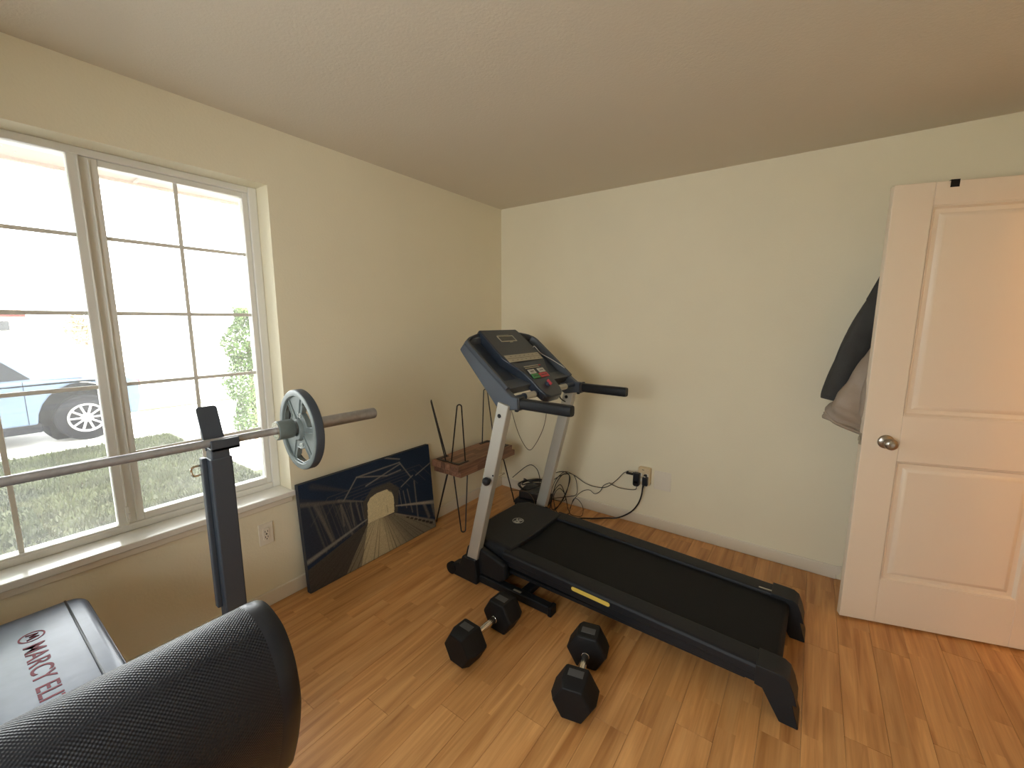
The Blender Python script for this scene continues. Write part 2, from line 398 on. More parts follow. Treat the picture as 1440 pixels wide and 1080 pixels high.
w = B()
w.box((-.20, YF - .12, -.35), (0, WY0, H)); w.box((-.20, WY1, -.35), (0, .12, H))
w.box((-.20, WY0, -.35), (0, WY1, WZ0 - .03)); w.box((-.20, WY0, WZ1), (0, WY1, H))
struct(w.build('wall_left', M['wall'], smooth=False), 'off white textured wall holding the window', 'wall')
struct(B().box((0, 0, -.02), (XR + 1.4, .12, H)).build('wall_back', M['wall'], smooth=False), 'cream textured wall behind the treadmill', 'wall')
w = B()
w.box((XR, YF, -.02), (XR + .11, DY0, H)); w.box((XR, DY1, -.02), (XR + .11, 0, H)); w.box((XR, DY0, DH), (XR + .11, DY1, H))
struct(w.build('wall_right', M['wall'], smooth=False), 'cream wall with the open doorway', 'wall')
w = B(); FX0, FX1, FZ0, FZ1 = 1.0, 2.3, .85, 2.12  # opening for the added window that brightens the room
w.box((0, YF - .12, -.35), (FX0, YF, H)); w.box((FX1, YF - .12, -.35), (XR + 1.4, YF, H)); w.box((FX0, YF - .12, -.35), (FX1, YF, FZ0)); w.box((FX0, YF - .12, FZ1), (FX1, YF, H))
struct(w.build('wall_front', M['wall'], smooth=False), 'cream wall behind the camera', 'wall')
struct(B().box((-.14, YF - .12, H), (XR + 1.5, .12, H + .12)).build('ceiling', M['ceil'], smooth=False), 'plain textured beige ceiling', 'ceiling')
# passage beyond the door
struct(B().box((XR + 1.3, YF, -.02), (XR + 1.4, 0, H)).build('wall_passage', M['wall'], smooth=False), 'passage wall beyond the open door', 'wall')
struct(B().box((XR + .05, YF, -.02), (XR + 1.3, 0, 0)).build('floor_passage', M['floor'], smooth=False), 'passage floor beyond the open door', 'floor')
def baseboard(name, lo, hi, label):
    struct(B().box(lo, hi).build(name, M['trim'], bevel=.004, seg=2), label, 'baseboard')
baseboard('baseboard_left', (0, YF, 0), (.012, 0, .082), 'white baseboard under the window')
baseboard('baseboard_back', (.012, -.012, 0), (XR - .82, 0, .082), 'white baseboard behind the treadmill')
baseboard('baseboard_right', (XR - .012, YF, 0), (XR, DY0 - .06, .082), 'white baseboard beside the doorway')
# little torn end of baseboard by the door
t = B(); t.prism([(2.478, .082), (2.50, .088), (2.497, .05), (2.488, .03), (2.478, .03)], 'y', -.014, -.004)
struct(t.build('trim_2', M['trim']), 'chipped end of the baseboard beside the door', 'trim')
c = B()
for yy in (DY0, DY1): c.box((XR - .015, yy - .03, 0), (XR + .125, yy + .03, DH + .03))
c.box((XR - .015, DY0 - .03, DH - .02), (XR + .125, DY1 + .03, DH + .04))
struct(c.build('trim_1', M['trim'], bevel=.003), 'white casing around the doorway', 'door casing')

# ---- window
win = thing('window_1', (-.14, -2.555, WZ0), 'white vinyl sliding window with grid bars over the lawn', 'window', kind='structure')
f = B()
fx0, fx1 = -.195, -.115
for lo, hi in (((fx0, WY0, WZ0), (fx1, WY0 + .045, WZ1)), ((fx0, WY1 - .040, WZ0), (fx1, WY1, WZ1)), ((fx0, WY0 + .045, WZ0), (fx1, WY1 - .040, WZ0 + .030)), ((fx0, WY0 + .045, WZ1 - .030), (fx1, WY1 - .040, WZ1))):
    f.box(lo, hi)
f.build('outer_frame', M['vinyl'], win, bevel=.004)
# fixed light on the right
f = B()
for lo, hi in (((-.170, -2.555, .625), (-.126, -2.497, 2.139)), ((-.170, -1.975, .625), (-.126, -1.949, 2.139)), ((-.170, -2.497, .625), (-.126, -1.975, .657)), ((-.170, -2.497, 2.114), (-.126, -1.975, 2.139))):
    f.box(lo, hi)
f.box((-.126, -2.527, .63), (-.120, -2.520, 2.13))
f.build('fixed_frame', M['vinyl'], win, bevel=.004)
f = B()
for lo, hi in (((-.160, -2.586, .610), (-.118, -2.550, 2.152)), ((-.160, -3.150, .610), (-.118, -3.112, 2.152)), ((-.160, -3.112, .610), (-.118, -2.586, .632)), ((-.160, -3.112, 2.140), (-.118, -2.586, 2.152))):
    f.box(lo, hi)
f.box((-.118, -2.560, .63), (-.110, -2.552, 2.13))
sash = f.build('sliding_sash', M['vinyl'], win, bevel=.004)
lt = B(); lt.box((-.116, -2.562, .64), (-.104, -2.550, .71)); lt.box((-.112, -2.556, .655), (-.096, -2.548, .68))
lt.build('latch', M['vinyl'], sash, bevel=.002)
for (y0, y1, z0, z1, ym, xx, par) in ((-2.497, -1.975, .657, 2.114, -2.242, -.152, win), (-3.112, -2.586, .632, 2.140, -2.861, -.142, win)):
    B().box((xx - .002, y0, z0), (xx + .002, y1, z1)).build('pane', M['glass'], par, smooth=False)
    for zz in (.931, 1.236, 1.537, 1.840):
        B().box((xx + .002, y0, zz - .008), (xx + .009, y1, zz + .008)).build('muntin', M['vinyl'], par, bevel=.002)
    B().box((xx + .003, ym - .008, z0), (xx + .010, ym + .008, z1)).build('muntin', M['vinyl'], par, bevel=.002)
s = B(); s.prism([(-.199, WY0 + .0005), (.0005, WY0 + .0005), (.0005, WY0 - .012), (.022, WY0 - .012), (.022, WY1 + .012), (.0005, WY1 + .012), (.0005, WY1 - .0005), (-.199, WY1 - .0005)], 'z', WZ0 - .0295, WZ0)
s.build('sill', M['sill'], win, bevel=.004, seg=3)
B().box((.0004, WY0, WZ0 - .060), (.010, WY1, WZ0 - .0296)).build('apron', M['trim'], win, bevel=.003)

added_win = thing('added_window', (1.65, YF - .07, .85), 'unseen white window added behind the camera to brighten the room', 'window', kind='structure')  # extra unseen window, added to let more daylight in
f = B()
for lo, hi in (((FX0, YF - .10, FZ0), (FX0 + .05, YF - .04, FZ1)), ((FX1 - .05, YF - .10, FZ0), (FX1, YF - .04, FZ1)), ((1.625, YF - .10, FZ0), (1.675, YF - .04, FZ1)), ((FX0 + .05, YF - .10, FZ0), (FX1 - .05, YF - .04, FZ0 + .05)), ((FX0 + .05, YF - .10, FZ1 - .05), (FX1 - .05, YF - .04, FZ1))):
    f.box(lo, hi)
f.build('outer_frame', M['vinyl'], added_win, bevel=.004)
for a, b_ in ((FX0 + .05, 1.625), (1.675, FX1 - .05)):
    B().box((a, YF - .072, FZ0 + .05), (b_, YF - .068, FZ1 - .05)).build('pane', M['glass_clean'], added_win, smooth=False)
# ---- outside: ground, eave
GZ = -.35
g = B(); g.box((-6.4, -9, GZ - .1), (-.14, -.75, GZ)); g.box((-3.3, -.75, GZ - .1), (-.14, -.45, GZ))
struct(g.build('ground_lawn', M['soil'], smooth=False), 'lawn outside the window, partly in dappled shade', 'lawn')
g = B(); g.box((-60, -60, GZ - .3), (-.14, 60, GZ - .11)); g.box((-90, -90, GZ - .3), (-60, 90, GZ - .11))
g.box((-9.0, -60, GZ - .12), (-6.4, 60, GZ - .02)); g.box((-6.4, -.75, GZ - .12), (-3.3, 60, GZ - .02)); g.box((-60, -60, GZ - .12), (-9.0, 60, GZ - .06))
struct(g.build('ground_driveway', M['concrete'], smooth=False), 'pale sunlit driveway and street beyond the lawn', 'driveway')
struct(B().box((-3.3, -.45, GZ - .12), (-.14, 4, GZ - .01)).build('ground_gravel', M['gravel'], smooth=False), 'grey gravel strip beside the lawn', 'gravel')
struct(B().box((-9.6, -60, GZ - .07), (-9.05, 60, GZ)).build('ground_verge', M['grass'], smooth=False), 'bright grass verge behind the parked car', 'verge')
e = B(); e.box((-.90, YF - .55, 2.27), (-.20, 1.4, 2.30)); e.box((-.93, YF - .55, 2.255), (-.90, 1.4, 2.46)); e.box((-.9, YF - .55, 2.30), (-.14, 1.4, 2.34))
for k in range(8):
    e.box((-.9, YF - .3 + k * .6, 2.262), (-.14, YF - .285 + k * .6, 2.27))
struct(e.build('eave', M['soffit'], smooth=False), 'roof eave with a mauve soffit above the window', 'eave')

b = B(); b.prism([(-.93, 2.46), (3.0, 4.35), (7.0, 2.46), (7.0, 2.60), (3.0, 4.5), (-.93, 2.60)], 'y', YF - .55, 1.45)  # unseen roof and walls, added and shaped to shade the lawn and car
b.box((-.20, .12, -.35), (0, 1.0, 2.60)); b.box((0, .9, -.35), (7.0, 1.0, 2.60)); b.prism([(-.14, 2.5), (3.0, 4.4), (7.0, 2.5)], 'y', .9, 1.0)
b.prism([(-.14, 2.5), (3.0, 4.4), (7.0, 2.5)], 'y', YF - .12, YF)
struct(b.build('roof', M['roof'], smooth=False), 'unseen low pitched roof and outer walls added to shade the lawn and car', 'roof')
# ================================================================ DOOR (frame: u along the leaf, w through it, z up)
DA = math.atan2(.282, .959)
dr = thing('door_1', (2.482, -.404, .012), 'white two panel interior door standing open at right', 'door', rz=DA, kind='structure')
ORG[dr.name] = Vector()
DW, DHT, DT = .80, 2.093, .035
P1, P2 = (1.062, 1.995), (.232, .840)
f = B()
f.box((0, 0, 0), (.146, DT, DHT)); f.box((DW - .146, 0, 0), (DW, DT, DHT))
f.box((.146, 0, 0), (DW - .146, DT, P2[0])); f.box((.146, 0, P2[1]), (DW - .146, DT, P1[0])); f.box((.146, 0, P1[1]), (DW - .146, DT, DHT))
f.build('leaf', M['door'], dr, bevel=.0025)
for z0, z1 in (P1, P2):
    p = B()
    def ring(i, y): return [Vector((.146 + i, y, z0 + i)), Vector((DW - .146 - i, y, z0 + i)), Vector((DW - .146 - i, y, z1 - i)), Vector((.146 + i, y, z1 - i))]
    for front in (0, 1):
        Y = (lambda y: y) if not front else (lambda y: DT - y)
        p.loft([ring(0, Y(-.0002)), ring(.005, Y(.001)), ring(.013, Y(.013)), ring(.030, Y(.0135)), ring(.044, Y(.0045)), ring(.050, Y(.003))], cap=False)
        q = ring(.050, Y(.003)); p.quad(*q)
    p.build('panel', M['door'], dr, angle=25)
k = B(); k.rings((.093, 0, .932), [(0, .033), (-.004, .033), (-.008, .029), (-.012, .014), (-.030, .012), (-.036, .020), (-.045, .0265), (-.056, .0265), (-.064, .021), (-.066, .010)], (0, 1, 0), 28)
k.build('knob', M['nickel'], dr, angle=60)
B().cyl((.093, -.0655, .932), (.093, -.068, .932), .007, seg=16).build('knob_button', M['steel'], dr)
k = B(); k.rings((.093, DT, .932), [(0, .033), (.004, .033), (.008, .029), (.012, .014), (.030, .012), (.036, .020), (.045, .0265), (.056, .0265), (.064, .021), (.066, .010)], (0, 1, 0), 28)
k.build('knob', M['nickel'], dr, angle=60)
lt = B(); lt.box((-.0015, .006, .905), (.001, .030, .962)); lt.prism([(-.0015, .012), (-.012, .013), (-.0015, .026)], 'z', .925, .945)
lt.build('latch_plate', M['nickel'], dr)
for zz in (.25, 1.05, 1.85):
    hb = B(); hb.cyl((DW + .006, DT + .004, zz - .045), (DW + .006, DT + .004, zz + .045), .006, seg=10); hb.box((DW - .03, DT - .001, zz - .045), (DW + .004, DT + .002, zz + .045))
    hb.build('hinge', M['nickel'], dr)
def D(u, w_, z):   # door frame -> world
    return Vector((2.482 + u * .959 - w_ * .282, -.404 + u * .282 + w_ * .959, .012 + z))

# ================================================================ TREADMILL (frame built square, then turned a touch)
TO = Vector((1.3, -.918, 0))
tm = thing('treadmill', TO, 'black and silver folding treadmill with a console and long running deck', 'treadmill', rz=-.02)
yc = -.918
def ys(h): return yc + h
fr = B()
for sgn in (-1, 1):
    fr.box((.64, ys(sgn * .335) - .024, .004), (1.272, ys(sgn * .335) + .024, .050))
fr.box((.66, ys(-.335), .006), (.71, ys(.335), .046)); fr.box((1.06, ys(-.335), .010), (1.11, ys(.335), .046))
base = fr.build('base_frame', M['black'], tm, bevel=.006)
for sgn in (-1, 1):
    B().box((1.262, ys(sgn * .335) - .028, .0), (1.286, ys(sgn * .335) + .028, .054)).build('tube_cap', M['rubber'], base, bevel=.006)
B().box((1.035, ys(-.352), .0502), (1.085, ys(-.338), .0508)).build('silver_label', M['silver'], base, smooth=False)
for sgn in (-1, 1):
    boot = [(.578, .012), (.582, .038), (.602, .066), (.640, .080), (.664, .088), (.690, .148), (.790, .150), (.800, .06), (.800, .0), (.60, .0)]
    bt = B(); bt.prism(boot, 'y', ys(sgn * .352) - .036, ys(sgn * .352) + .036); bt.build('upright_boot', M['black'], tm, bevel=.008, seg=3)
    wh = B(); wh.rings((.600, ys(sgn * .352) + .030 * sgn, .036), [(-.012, .030), (-.010, .036), (.010, .036), (.012, .030)], (0, 1, 0), 20)
    wh.build('transport_wheel', M['rubber'], tm)
    # side shell between boot and hood
    B().prism([(.66, .055), (.70, .20), (.80, .215), (.98, .17), (.985, .09), (.95, .055)], 'y', ys(sgn * .335) - .02, ys(sgn * .335) + .022).build('side_shell', M['black'], tm, bevel=.012, seg=3)
    u = B(); u.beam((.746, ys(sgn * .352), .12), (.985, ys(sgn * .352), 1.085), .072, .046)
    up_ = u.build('upright', M['silver'], tm, bevel=.006, seg=3)
    B().rings((.962, ys(sgn * .352) - .0235, 1.020), [(0, .011), (-.003, .011), (-.006, .008)], (0, 1, 0), 16).build('bolt', M['black'], up_)
    # dark plug behind
# adjusting knob and pin through the near upright
kn = B(); kn.rings((.893, ys(-.376), .655), [(0, .010), (-.010, .010), (-.013, .018), (-.022, .023), (-.034, .023), (-.042, .016), (-.044, .004)], (0, 1, 0), 24)
knob = kn.build('latch_knob', M['black'], tm, angle=60)
B().cyl((.893, ys(-.330), .655), (.893, ys(-.245), .655), .005, seg=12).build('latch_pin', M['chrome'], knob)
B().rings((.917, ys(-.3755), .685), [(0, .005), (-.002, .005)], (0, 1, 0), 12).build('screw', M['black'], tm)
# hood over the motor
hd = B()
outl = [(.70, -.30), (.640, -.24), (.632, 0), (.640, .24), (.70, .30), (.97, .305), (.975, .15), (.982, 0), (.975, -.15), (.97, -.305)]
secs = []
for z, sc_ in ((.075, 1.0), (.19, 1.0), (.225, .985), (.243, .94), (.248, .86)):
    secs.append([Vector((.82 + (a - .82) * (sc_ if a < .9 else 1), ys(b_ * sc_), z - (.012 if (a > .9 and z > .2) else 0))) for a, b_ in outl])
hd.loft(secs); hood = hd.build('motor_hood', M['rail'], tm, bevel=.006)
em = B(); R_ = .036
def ringflat(b, cx, cy, z, r1, r2, h, n=40):
    secs = []
    for rr, zz in ((r1, z), (r1, z + h), (r2, z + h), (r2, z)):
        secs.append([Vector((cx + rr * math.cos(2 * math.pi * i / n), cy + rr * math.sin(2 * math.pi * i / n), zz)) for i in range(n)])
    b.loft(secs + [secs[0]], cap=False)
ecx, ecy, ez = .815, yc, .2475
ringflat(em, ecx, ecy, ez, R_, R_ - .004, .0012)
# inner figure: a stylised lifter with a bent bar
em.tube([(ecx + .022 * math.cos(a), ecy + .026 * math.sin(a), ez + .0008) for a in np.linspace(-2.2, -.4, 8)], .0022, 6)
em.tube([(ecx - .016, ecy - .020, ez + .0008), (ecx - .002, ecy - .006, ez + .0008), (ecx + .012, ecy + .004, ez + .0008), (ecx + .020, ecy + .020, ez + .0008)], .0026, 6)
em.tube([(ecx - .020, ecy + .018, ez + .0008), (ecx - .002, ecy - .004, ez + .0008), (ecx + .018, ecy - .016, ez + .0008)], .0024, 6)
em.tube([(ecx - .004, ecy + .012, ez + .0008), (ecx + .010, ecy + .022, ez + .0008)], .0022, 6)
em.rings((ecx - .012, ecy + .006, ez), [(0, .006), (.0014, .006)], (0, 0, 1), 14)
em.rings((ecx + .012, ecy - .022, ez), [(0, .005), (.0014, .005)], (0, 0, 1), 14)
em.build('round_emblem', M['silver'], hood)
# deck
def zt(x): return .19 + .028 * (2.3 - x)
DX0, DX1 = .94, 2.25
for sgn in (-1, 1):
    r = B(); sec = []
    for x_ in (DX0, DX1):
        z = zt(x_); sec.append([Vector((x_, ys(sgn * a), z + b_)) for a, b_ in ((.219, -.012), (.224, -.002), (.232, .0), (.304, .0), (.316, -.004), (.322, -.014), (.322, -.044), (.316, -.048), (.316, -.078), (.30, -.082), (.219, -.082))])
    r.loft(sec); rail = r.build('foot_rail', M['rail'], tm, bevel=.002)
    if sgn < 0:
        y_ = B(); pts = arc(1.388, 0, .0105, 90, 270, 6) + arc(1.572, 0, .0105, -90, 90, 6)
        y_.prism([(a, b_ + zt(a) - .029) for a, b_ in pts], 'y', ys(-.3225), ys(-.324)); y_.build('yellow_strip', M['yellow'], rail)
    else:
        p = B(); p.box((2.13, ys(.236), zt(2.15) + .0002), (2.21, ys(.246), zt(2.15) + .0010)); p.build('grey_print', M['label_light'], rail, smooth=False)
    cap_ = [(2.185, zt(2.185) + .003), (2.25, zt(2.25) + .003), (2.275, .192), (2.296, .178), (2.312, .140), (2.326, .090), (2.312, .092), (2.320, .060), (2.337, .004), (2.334, .0), (2.276, .0), (2.246, .050), (2.212, .108), (2.185, .112)]
    e_ = B(); e_.prism(cap_, 'y', ys(sgn * .215), ys(sgn * .324)); e_.build('end_cap', M['black'], tm, bevel=.005, seg=3)
r = B(); sec = []
bw = .2185
prof = [(.93, zt(.93) - .016), (2.235, zt(2.235) - .016)] + [(2.235 + .030 * math.sin(a), zt(2.235) - .046 + .030 * math.cos(a)) for a in np.linspace(.35, math.pi, 9)] + [(.93, zt(.93) - .078)]
r.prism(prof, 'y', ys(-bw), ys(bw)); r.build('running_belt', M['belt'], tm, angle=40)
fr = B()
fr.box((.95, ys(-.30), .100), (2.15, ys(.30), .118)); fr.build('deck_tray', M['black'], tm, smooth=False)
li = B()
for hh in (-.115,): li.box((.96, ys(-.1), .05), (1.14, ys(.1), .105))
li.build('incline_bracket', M['black'], tm, bevel=.004)

# console frame: s runs down the face, t out of it
CP = Vector((.667, 0, 1.434)); cd_ = Vector((.775, 0, -.632)); cn = Vector((.632, 0, .775))
def K(s_, h, t_=0):
    p = CP + cd_ * s_ + cn * t_; return Vector((p.x, ys(h), p.z))
# shell: lofted tray (rim, recessed troughs)
st_ = [(-.012, .175), (.006, .245), (.022, .300), (.044, .338), (.070, .352), (.15, .353), (.25, .353), (.34, .352), (.42, .350)]
secs = []
for s_, wo_ in st_:
    back = -.068 if s_ > .03 else -.045
    rim = min(.028, wo_ * .2)
    tr_ = -.040 if .03 < s_ < .405 else -.012
    if s_ < .0: tr_ = 0
    rt_ = 0.0
    half = [(wo_ * .96, back), (wo_, back + .010), (wo_, rt_ - .012), (wo_ - .008, rt_), (wo_ - rim, rt_ - .002), (wo_ - rim - .015, tr_), (.150, tr_)]
    sec = [K(s_, -h, t_) for h, t_ in half] + [K(s_, h, t_) for h, t_ in reversed(half)]
    secs.append(sec)
cs = B(); cs.loft(secs); shell = cs.build('console_shell', M['console_side'], tm, bevel=.003, angle=50)
# dark tray inserts left and right
for sgn in (-1, 1):
    q = B(); q.loft([[K(.045, sgn * .205, -.0385), K(.045, sgn * .312, -.0385), K(.045, sgn * .318, -.010), K(.045, sgn * .200, -.010)][:2] + [K(.045, sgn * .312, -.046), K(.045, sgn * .205, -.046)],
                     [K(.400, sgn * .150, -.0385), K(.400, sgn * .312, -.0385), K(.400, sgn * .312, -.046), K(.400, sgn * .150, -.046)]])
    q.build('tray', M['console'], tm)
    # side cheek: from console down and back to the grip
    ck = [(.700, 1.388), (.668, 1.352), (.690, 1.325), (.935, 1.052), (.955, 1.042), (1.072, 1.062), (1.074, 1.122), (1.03, 1.125), (.995, 1.148), (.96, 1.18)]
    c_ = B(); c_.prism(ck, 'y', ys(sgn * .318), ys(sgn * .358)); c_.build('side_cheek', M['console_side'], tm, bevel=.007, seg=3)
    gr = B(); sec = []
    for x_, k_ in ((1.072, .96), (1.09, 1), (1.355, 1), (1.366, .93)):
        sec.append([Vector((x_, ys(sgn * .335) + .024 * k_ * math.copysign(abs(math.cos(a)) ** .55, math.cos(a)), 1.0915 + (x_ - 1.07) * -.004 + .0275 * k_ * math.copysign(abs(math.sin(a)) ** .55, math.sin(a)))) for a in np.linspace(0, 2 * math.pi, 24, endpoint=False)])
    gr.loft(sec); gp = gr.build('handrail_grip', M['black'], tm, angle=50)
    jn = B(); jn.box((1.062, ys(sgn * .335) - .027, 1.058), (1.080, ys(sgn * .335) + .027, 1.126)); jn.build('grip_collar', M['black_gloss'], tm, bevel=.006)
    B().rings((1.045, ys(sgn * .335), 1.062), [(0, .012), (-.012, .012), (-.016, .008)], (0, 0, 1), 12).build('socket_bolt', M['black'], tm)
    # pulse bar joining tongue and cheek
    B().cyl(K(.475, sgn * .085, -.035), K(.475, sgn * .33, -.035), .016, seg=16).build('cross_bar', M['console'], tm)
    sn = B(); sn.cyl(K(.475, sgn * .125, -.035), K(.475, sgn * .225, -.035), .0185, seg=20); sb = sn.build('pulse_sensor', M['silver'], tm)
    for q_ in (.125, .225):
        B().cyl(K(.475, sgn * (q_ - .004), -.035), K(.475, sgn * (q_ + .004), -.035), .0195, seg=20).build('sensor_ring', M['console'], sb)
# central panel
pn = B()
pp = [(-.016, .172), (.0, .180), (.06, .180), (.15, .186), (.225, .188), (.275, .165), (.335, .125), (.40, .105), (.470, .100), (.515, .085), (.535, .050)]
top = [K(s_, -h, .0) for s_, h in pp] + [K(s_, h, .0) for s_, h in reversed(pp)]
def panel_sec(off, tt, sc_=0):
    out = []
    for sgn, seq in ((-1, pp), (1, list(reversed(pp)))):
        for s_, h in seq: out.append(K(s_ - (sc_ if s_ < .03 else 0) + (sc_ if s_ > .5 else 0), sgn * (h + sc_), tt(s_)))
    return out
lift = lambda s_: .012 - max(0, s_ - .3) * .06
pn.loft([panel_sec(0, lambda s_: -.050, .006), panel_sec(0, lambda s_: lift(s_) - .006, .006), panel_sec(0, lift, 0)])
panel = pn.build('display_panel', M['console_panel'], tm, bevel=.003)
def flat(s0, s1, h0, h1, t0, t1):
    b = B(); b.loft([[K(s0, h0, t + lift((s0 + s1) / 2) if s0 < .3 else t + lift(s0)), K(s0, h1, t + lift(s0)), K(s1, h1, t + lift(s1)), K(s1, h0, t + lift(s1))] for t in (t0, t1)]); return b
f = B()
for a, b_, c_, d_ in ((.040, .046, -.078, .078), (.086, .092, -.078, .078), (.046, .086, -.078, -.072), (.046, .086, .072, .078)):
    f.loft([[K(a, c_, t), K(a, d_, t), K(b_, d_, t), K(b_, c_, t)] for t in (.011, .0145)])
f.build('display_bezel', M['label_light'], panel, smooth=False)
flat(.046, .086, -.072, .072, -.001, .0008).build('display', M['lcd'], panel, smooth=False)
flat(.094, .099, .0, .03, -.001, .0006).build('display_mark', M['label_light'], panel, smooth=False)
flat(.031, .0325, -.065, .05, -.001, .0006).build('display_caption', M['label_light'], panel, smooth=False)
flat(.205, .262, -.172, .172, -.001, .0012).build('button_strip', M['label_light'], panel, smooth=False)
f = B()
for s_, a, b_ in ((.219, -.15, .16), (.234, -.168, .168), (.249, -.16, .15)):
    n_ = 14
    for i in range(n_):
        h0 = a + (b_ - a) * i / n_
        if s_ == .234: f.loft([[K(s_ - .0007, h0, t), K(s_ - .0007, h0 + (b_ - a) / n_, t), K(s_ + .0007, h0 + (b_ - a) / n_, t), K(s_ + .0007, h0, t)] for t in (.0128, .0138)])
        elif i % 2: f.loft([[K(s_ - .001, h0, t), K(s_ - .001, h0 + (b_ - a) / n_ * (.5 + .4 * rnd.random()), t), K(s_ + .001, h0 + (b_ - a) / n_ * .8, t), K(s_ + .001, h0, t)] for t in (.0128, .0138)])
f.build('strip_lines', M['label_dark'], panel, smooth=False)
flat(.305, .311, -.085, .062, -.001, .0012).build('key_caption', M['label_light'], panel, smooth=False)
flat(.318, .324, -.085, .06, -.001, .0012).build('key_caption', M['label_light'], panel, smooth=False)
flat(.306, .312, .066, .085, -.001, .0012).build('key_mark', M['red_btn'], panel, smooth=False)
for s0, s1, h0, h1, nm, m_ in ((.334, .366, -.080, -.018, 'speed_key', 'white_btn'), (.334, .366, .016, .080, 'speed_key', 'white_btn'), (.369, .402, -.080, -.010, 'start_key', 'green_btn'), (.369, .402, -.004, .082, 'stop_key', 'red_btn')):
    key = flat(s0, s1, h0, h1, -.001, .0035).build(nm, M[m_], panel, bevel=.0012)
    flat((s0 + s1) / 2 - .002, (s0 + s1) / 2 + .002, h0 + .014, h1 - .014, .0034, .0040).build('key_print', M['label_dark'], key, smooth=False)
sk = B(); sk.rings(K(.455, 0, lift(.455) - .002), [(0, .017), (.006, .017), (.009, .012), (.012, .009), (.016, .008)], cn, 20); ky = sk.build('safety_key_socket', M['console'], panel)
B().loft([[K(.438, -.006, t + lift(.45)), K(.438, .006, t + lift(.45)), K(.474, .006, t + lift(.47)), K(.474, -.006, t + lift(.47))] for t in (.010, .026)]).build('safety_key', M['red_btn'], ky, bevel=.003)
# hanging brown key cord
pts = spline([K(.47, .0, -.03), (1.006, ys(.018), 1.00), (.988, ys(.018), .888), (.930, ys(.018), .769), (.879, ys(.018), .724), (.814, ys(.018), .794), (.775, ys(.0), .92), (.78, ys(-.05), 1.05), (.80, ys(-.09), 1.20)], 10)
B().tube(pts, .0022, 6).build('key_cord', M['cable_b'], tm)
# console wire near the far upright
B().tube(spline([K(.43, .24, -.06), (.93, ys(.30), 1.02), (.955, ys(.33), .985)], 8), .004, 6).build('console_wire', M['cable'], tm)

# thin pale cord lying over the console
pts = spline([K(.165, .168, .018), K(.160, .178, .024), K(.168, .190, .020), K(.21, .222, .003), K(.27, .262, .006), K(.33, .300, .006), K(.36, .322, .004)], 8)
pts = [Vector((TO.x + (p.x - TO.x) * math.cos(.02) + (p.y - TO.y) * math.sin(.02), TO.y - (p.x - TO.x) * math.sin(.02) + (p.y - TO.y) * math.cos(.02), p.z)) for p in pts]
tag(B().tube(pts, .0022, 8).build('audio_cord', M['cable_w']), 'thin pale cord lying across the treadmill console', 'cord')

# ================================================================ WEIGHT BENCH with rack posts
PY = -2.415; BZ = 1.08
BD = Vector((.0728, 1, 0)).normalized()
def bar(y): return Vector((.565 + .0728 * (y + 2.218), y, BZ))
wb_ = thing('weight_bench', (.75, -2.88, 0), 'weight bench with slate rack posts, logo seat pad and black curl pad', 'weight bench')
for yy, near in ((PY, True), (-3.325, False)):
    bx = bar(yy).x
    p = B(); p.box((bx - .035, yy - .035, .05), (bx + .020, yy + .035, 1.025)); p.box((bx - .034, yy - .029, 1.02), (bx + .018, yy + .029, BZ - .022))
    post = p.build('rack_post', M['post'], wb_, bevel=.005, seg=3)
    sd = B(); sd.box((bx - .038, yy - .050, .45), (bx - .012, yy - .034, 1.027)); sd.build('post_side_channel', M['post'], post, bevel=.003)
    # leaning guard plate
    g = B(); a0, a1 = Vector((bx - .021, yy, BZ - .03)), Vector((bx - .078, yy - .000, 1.200))
    dvec = (a1 - a0).normalized(); nn = Vector((dvec.z, 0, -dvec.x))
    L = (a1 - a0).length; rc = .012; wdt = .033
    outl = [(-wdt, 0), (wdt, 0)] + [(wdt - rc + rc * math.cos(t), L - rc + rc * math.sin(t)) for t in np.linspace(0, math.pi / 2, 5)] + [(-wdt + rc + rc * math.cos(t), L - rc + rc * math.sin(t)) for t in np.linspace(math.pi / 2, math.pi, 5)]
    secs = []
    for o_ in (-.004, .004): secs.append([a0 + dvec * b_ + Vector((0, 1, 0)) * a + nn * o_ for a, b_ in outl])
    g.loft(secs); g.build('bar_guard', M['post'], post, bevel=.0015)
    cr = B(); cr.box((bx - .020, yy - .030, BZ - .028), (bx + .028, yy + .060, BZ - .0155)); cr.box((bx + .0165, yy - .030, BZ - .028), (bx + .028, yy + .060, BZ + .012))
    cr.build('bar_cradle', M['post'], post, bevel=.003)
    pn_ = B(); pn_.tube(spline([(bx - .03, yy - .05, 1.0), (bx - .03, yy - .072, 1.0), (bx - .035, yy - .078, .985), (bx - .03, yy - .072, .968), (bx - .03, yy - .05, .968)], 5), .004, 8); pn_.build('height_pin', M['chrome'], post)
# base
f = B()
f.box((.48, -3.36, .0), (.59, -2.38, .05)); f.box((.50, -2.91, .02), (1.75, -2.85, .07)); f.box((1.70, -3.13, 0), (1.76, -2.63, .05))
f.box((.50, -2.905, .04), (.56, -2.855, .44)); f.box((1.18, -2.905, .06), (1.24, -2.855, .55)); f.box((.10, -2.905, .395), (1.30, -2.855, .440))
f.build('bench_frame', M['post'], wb_, bevel=.006)
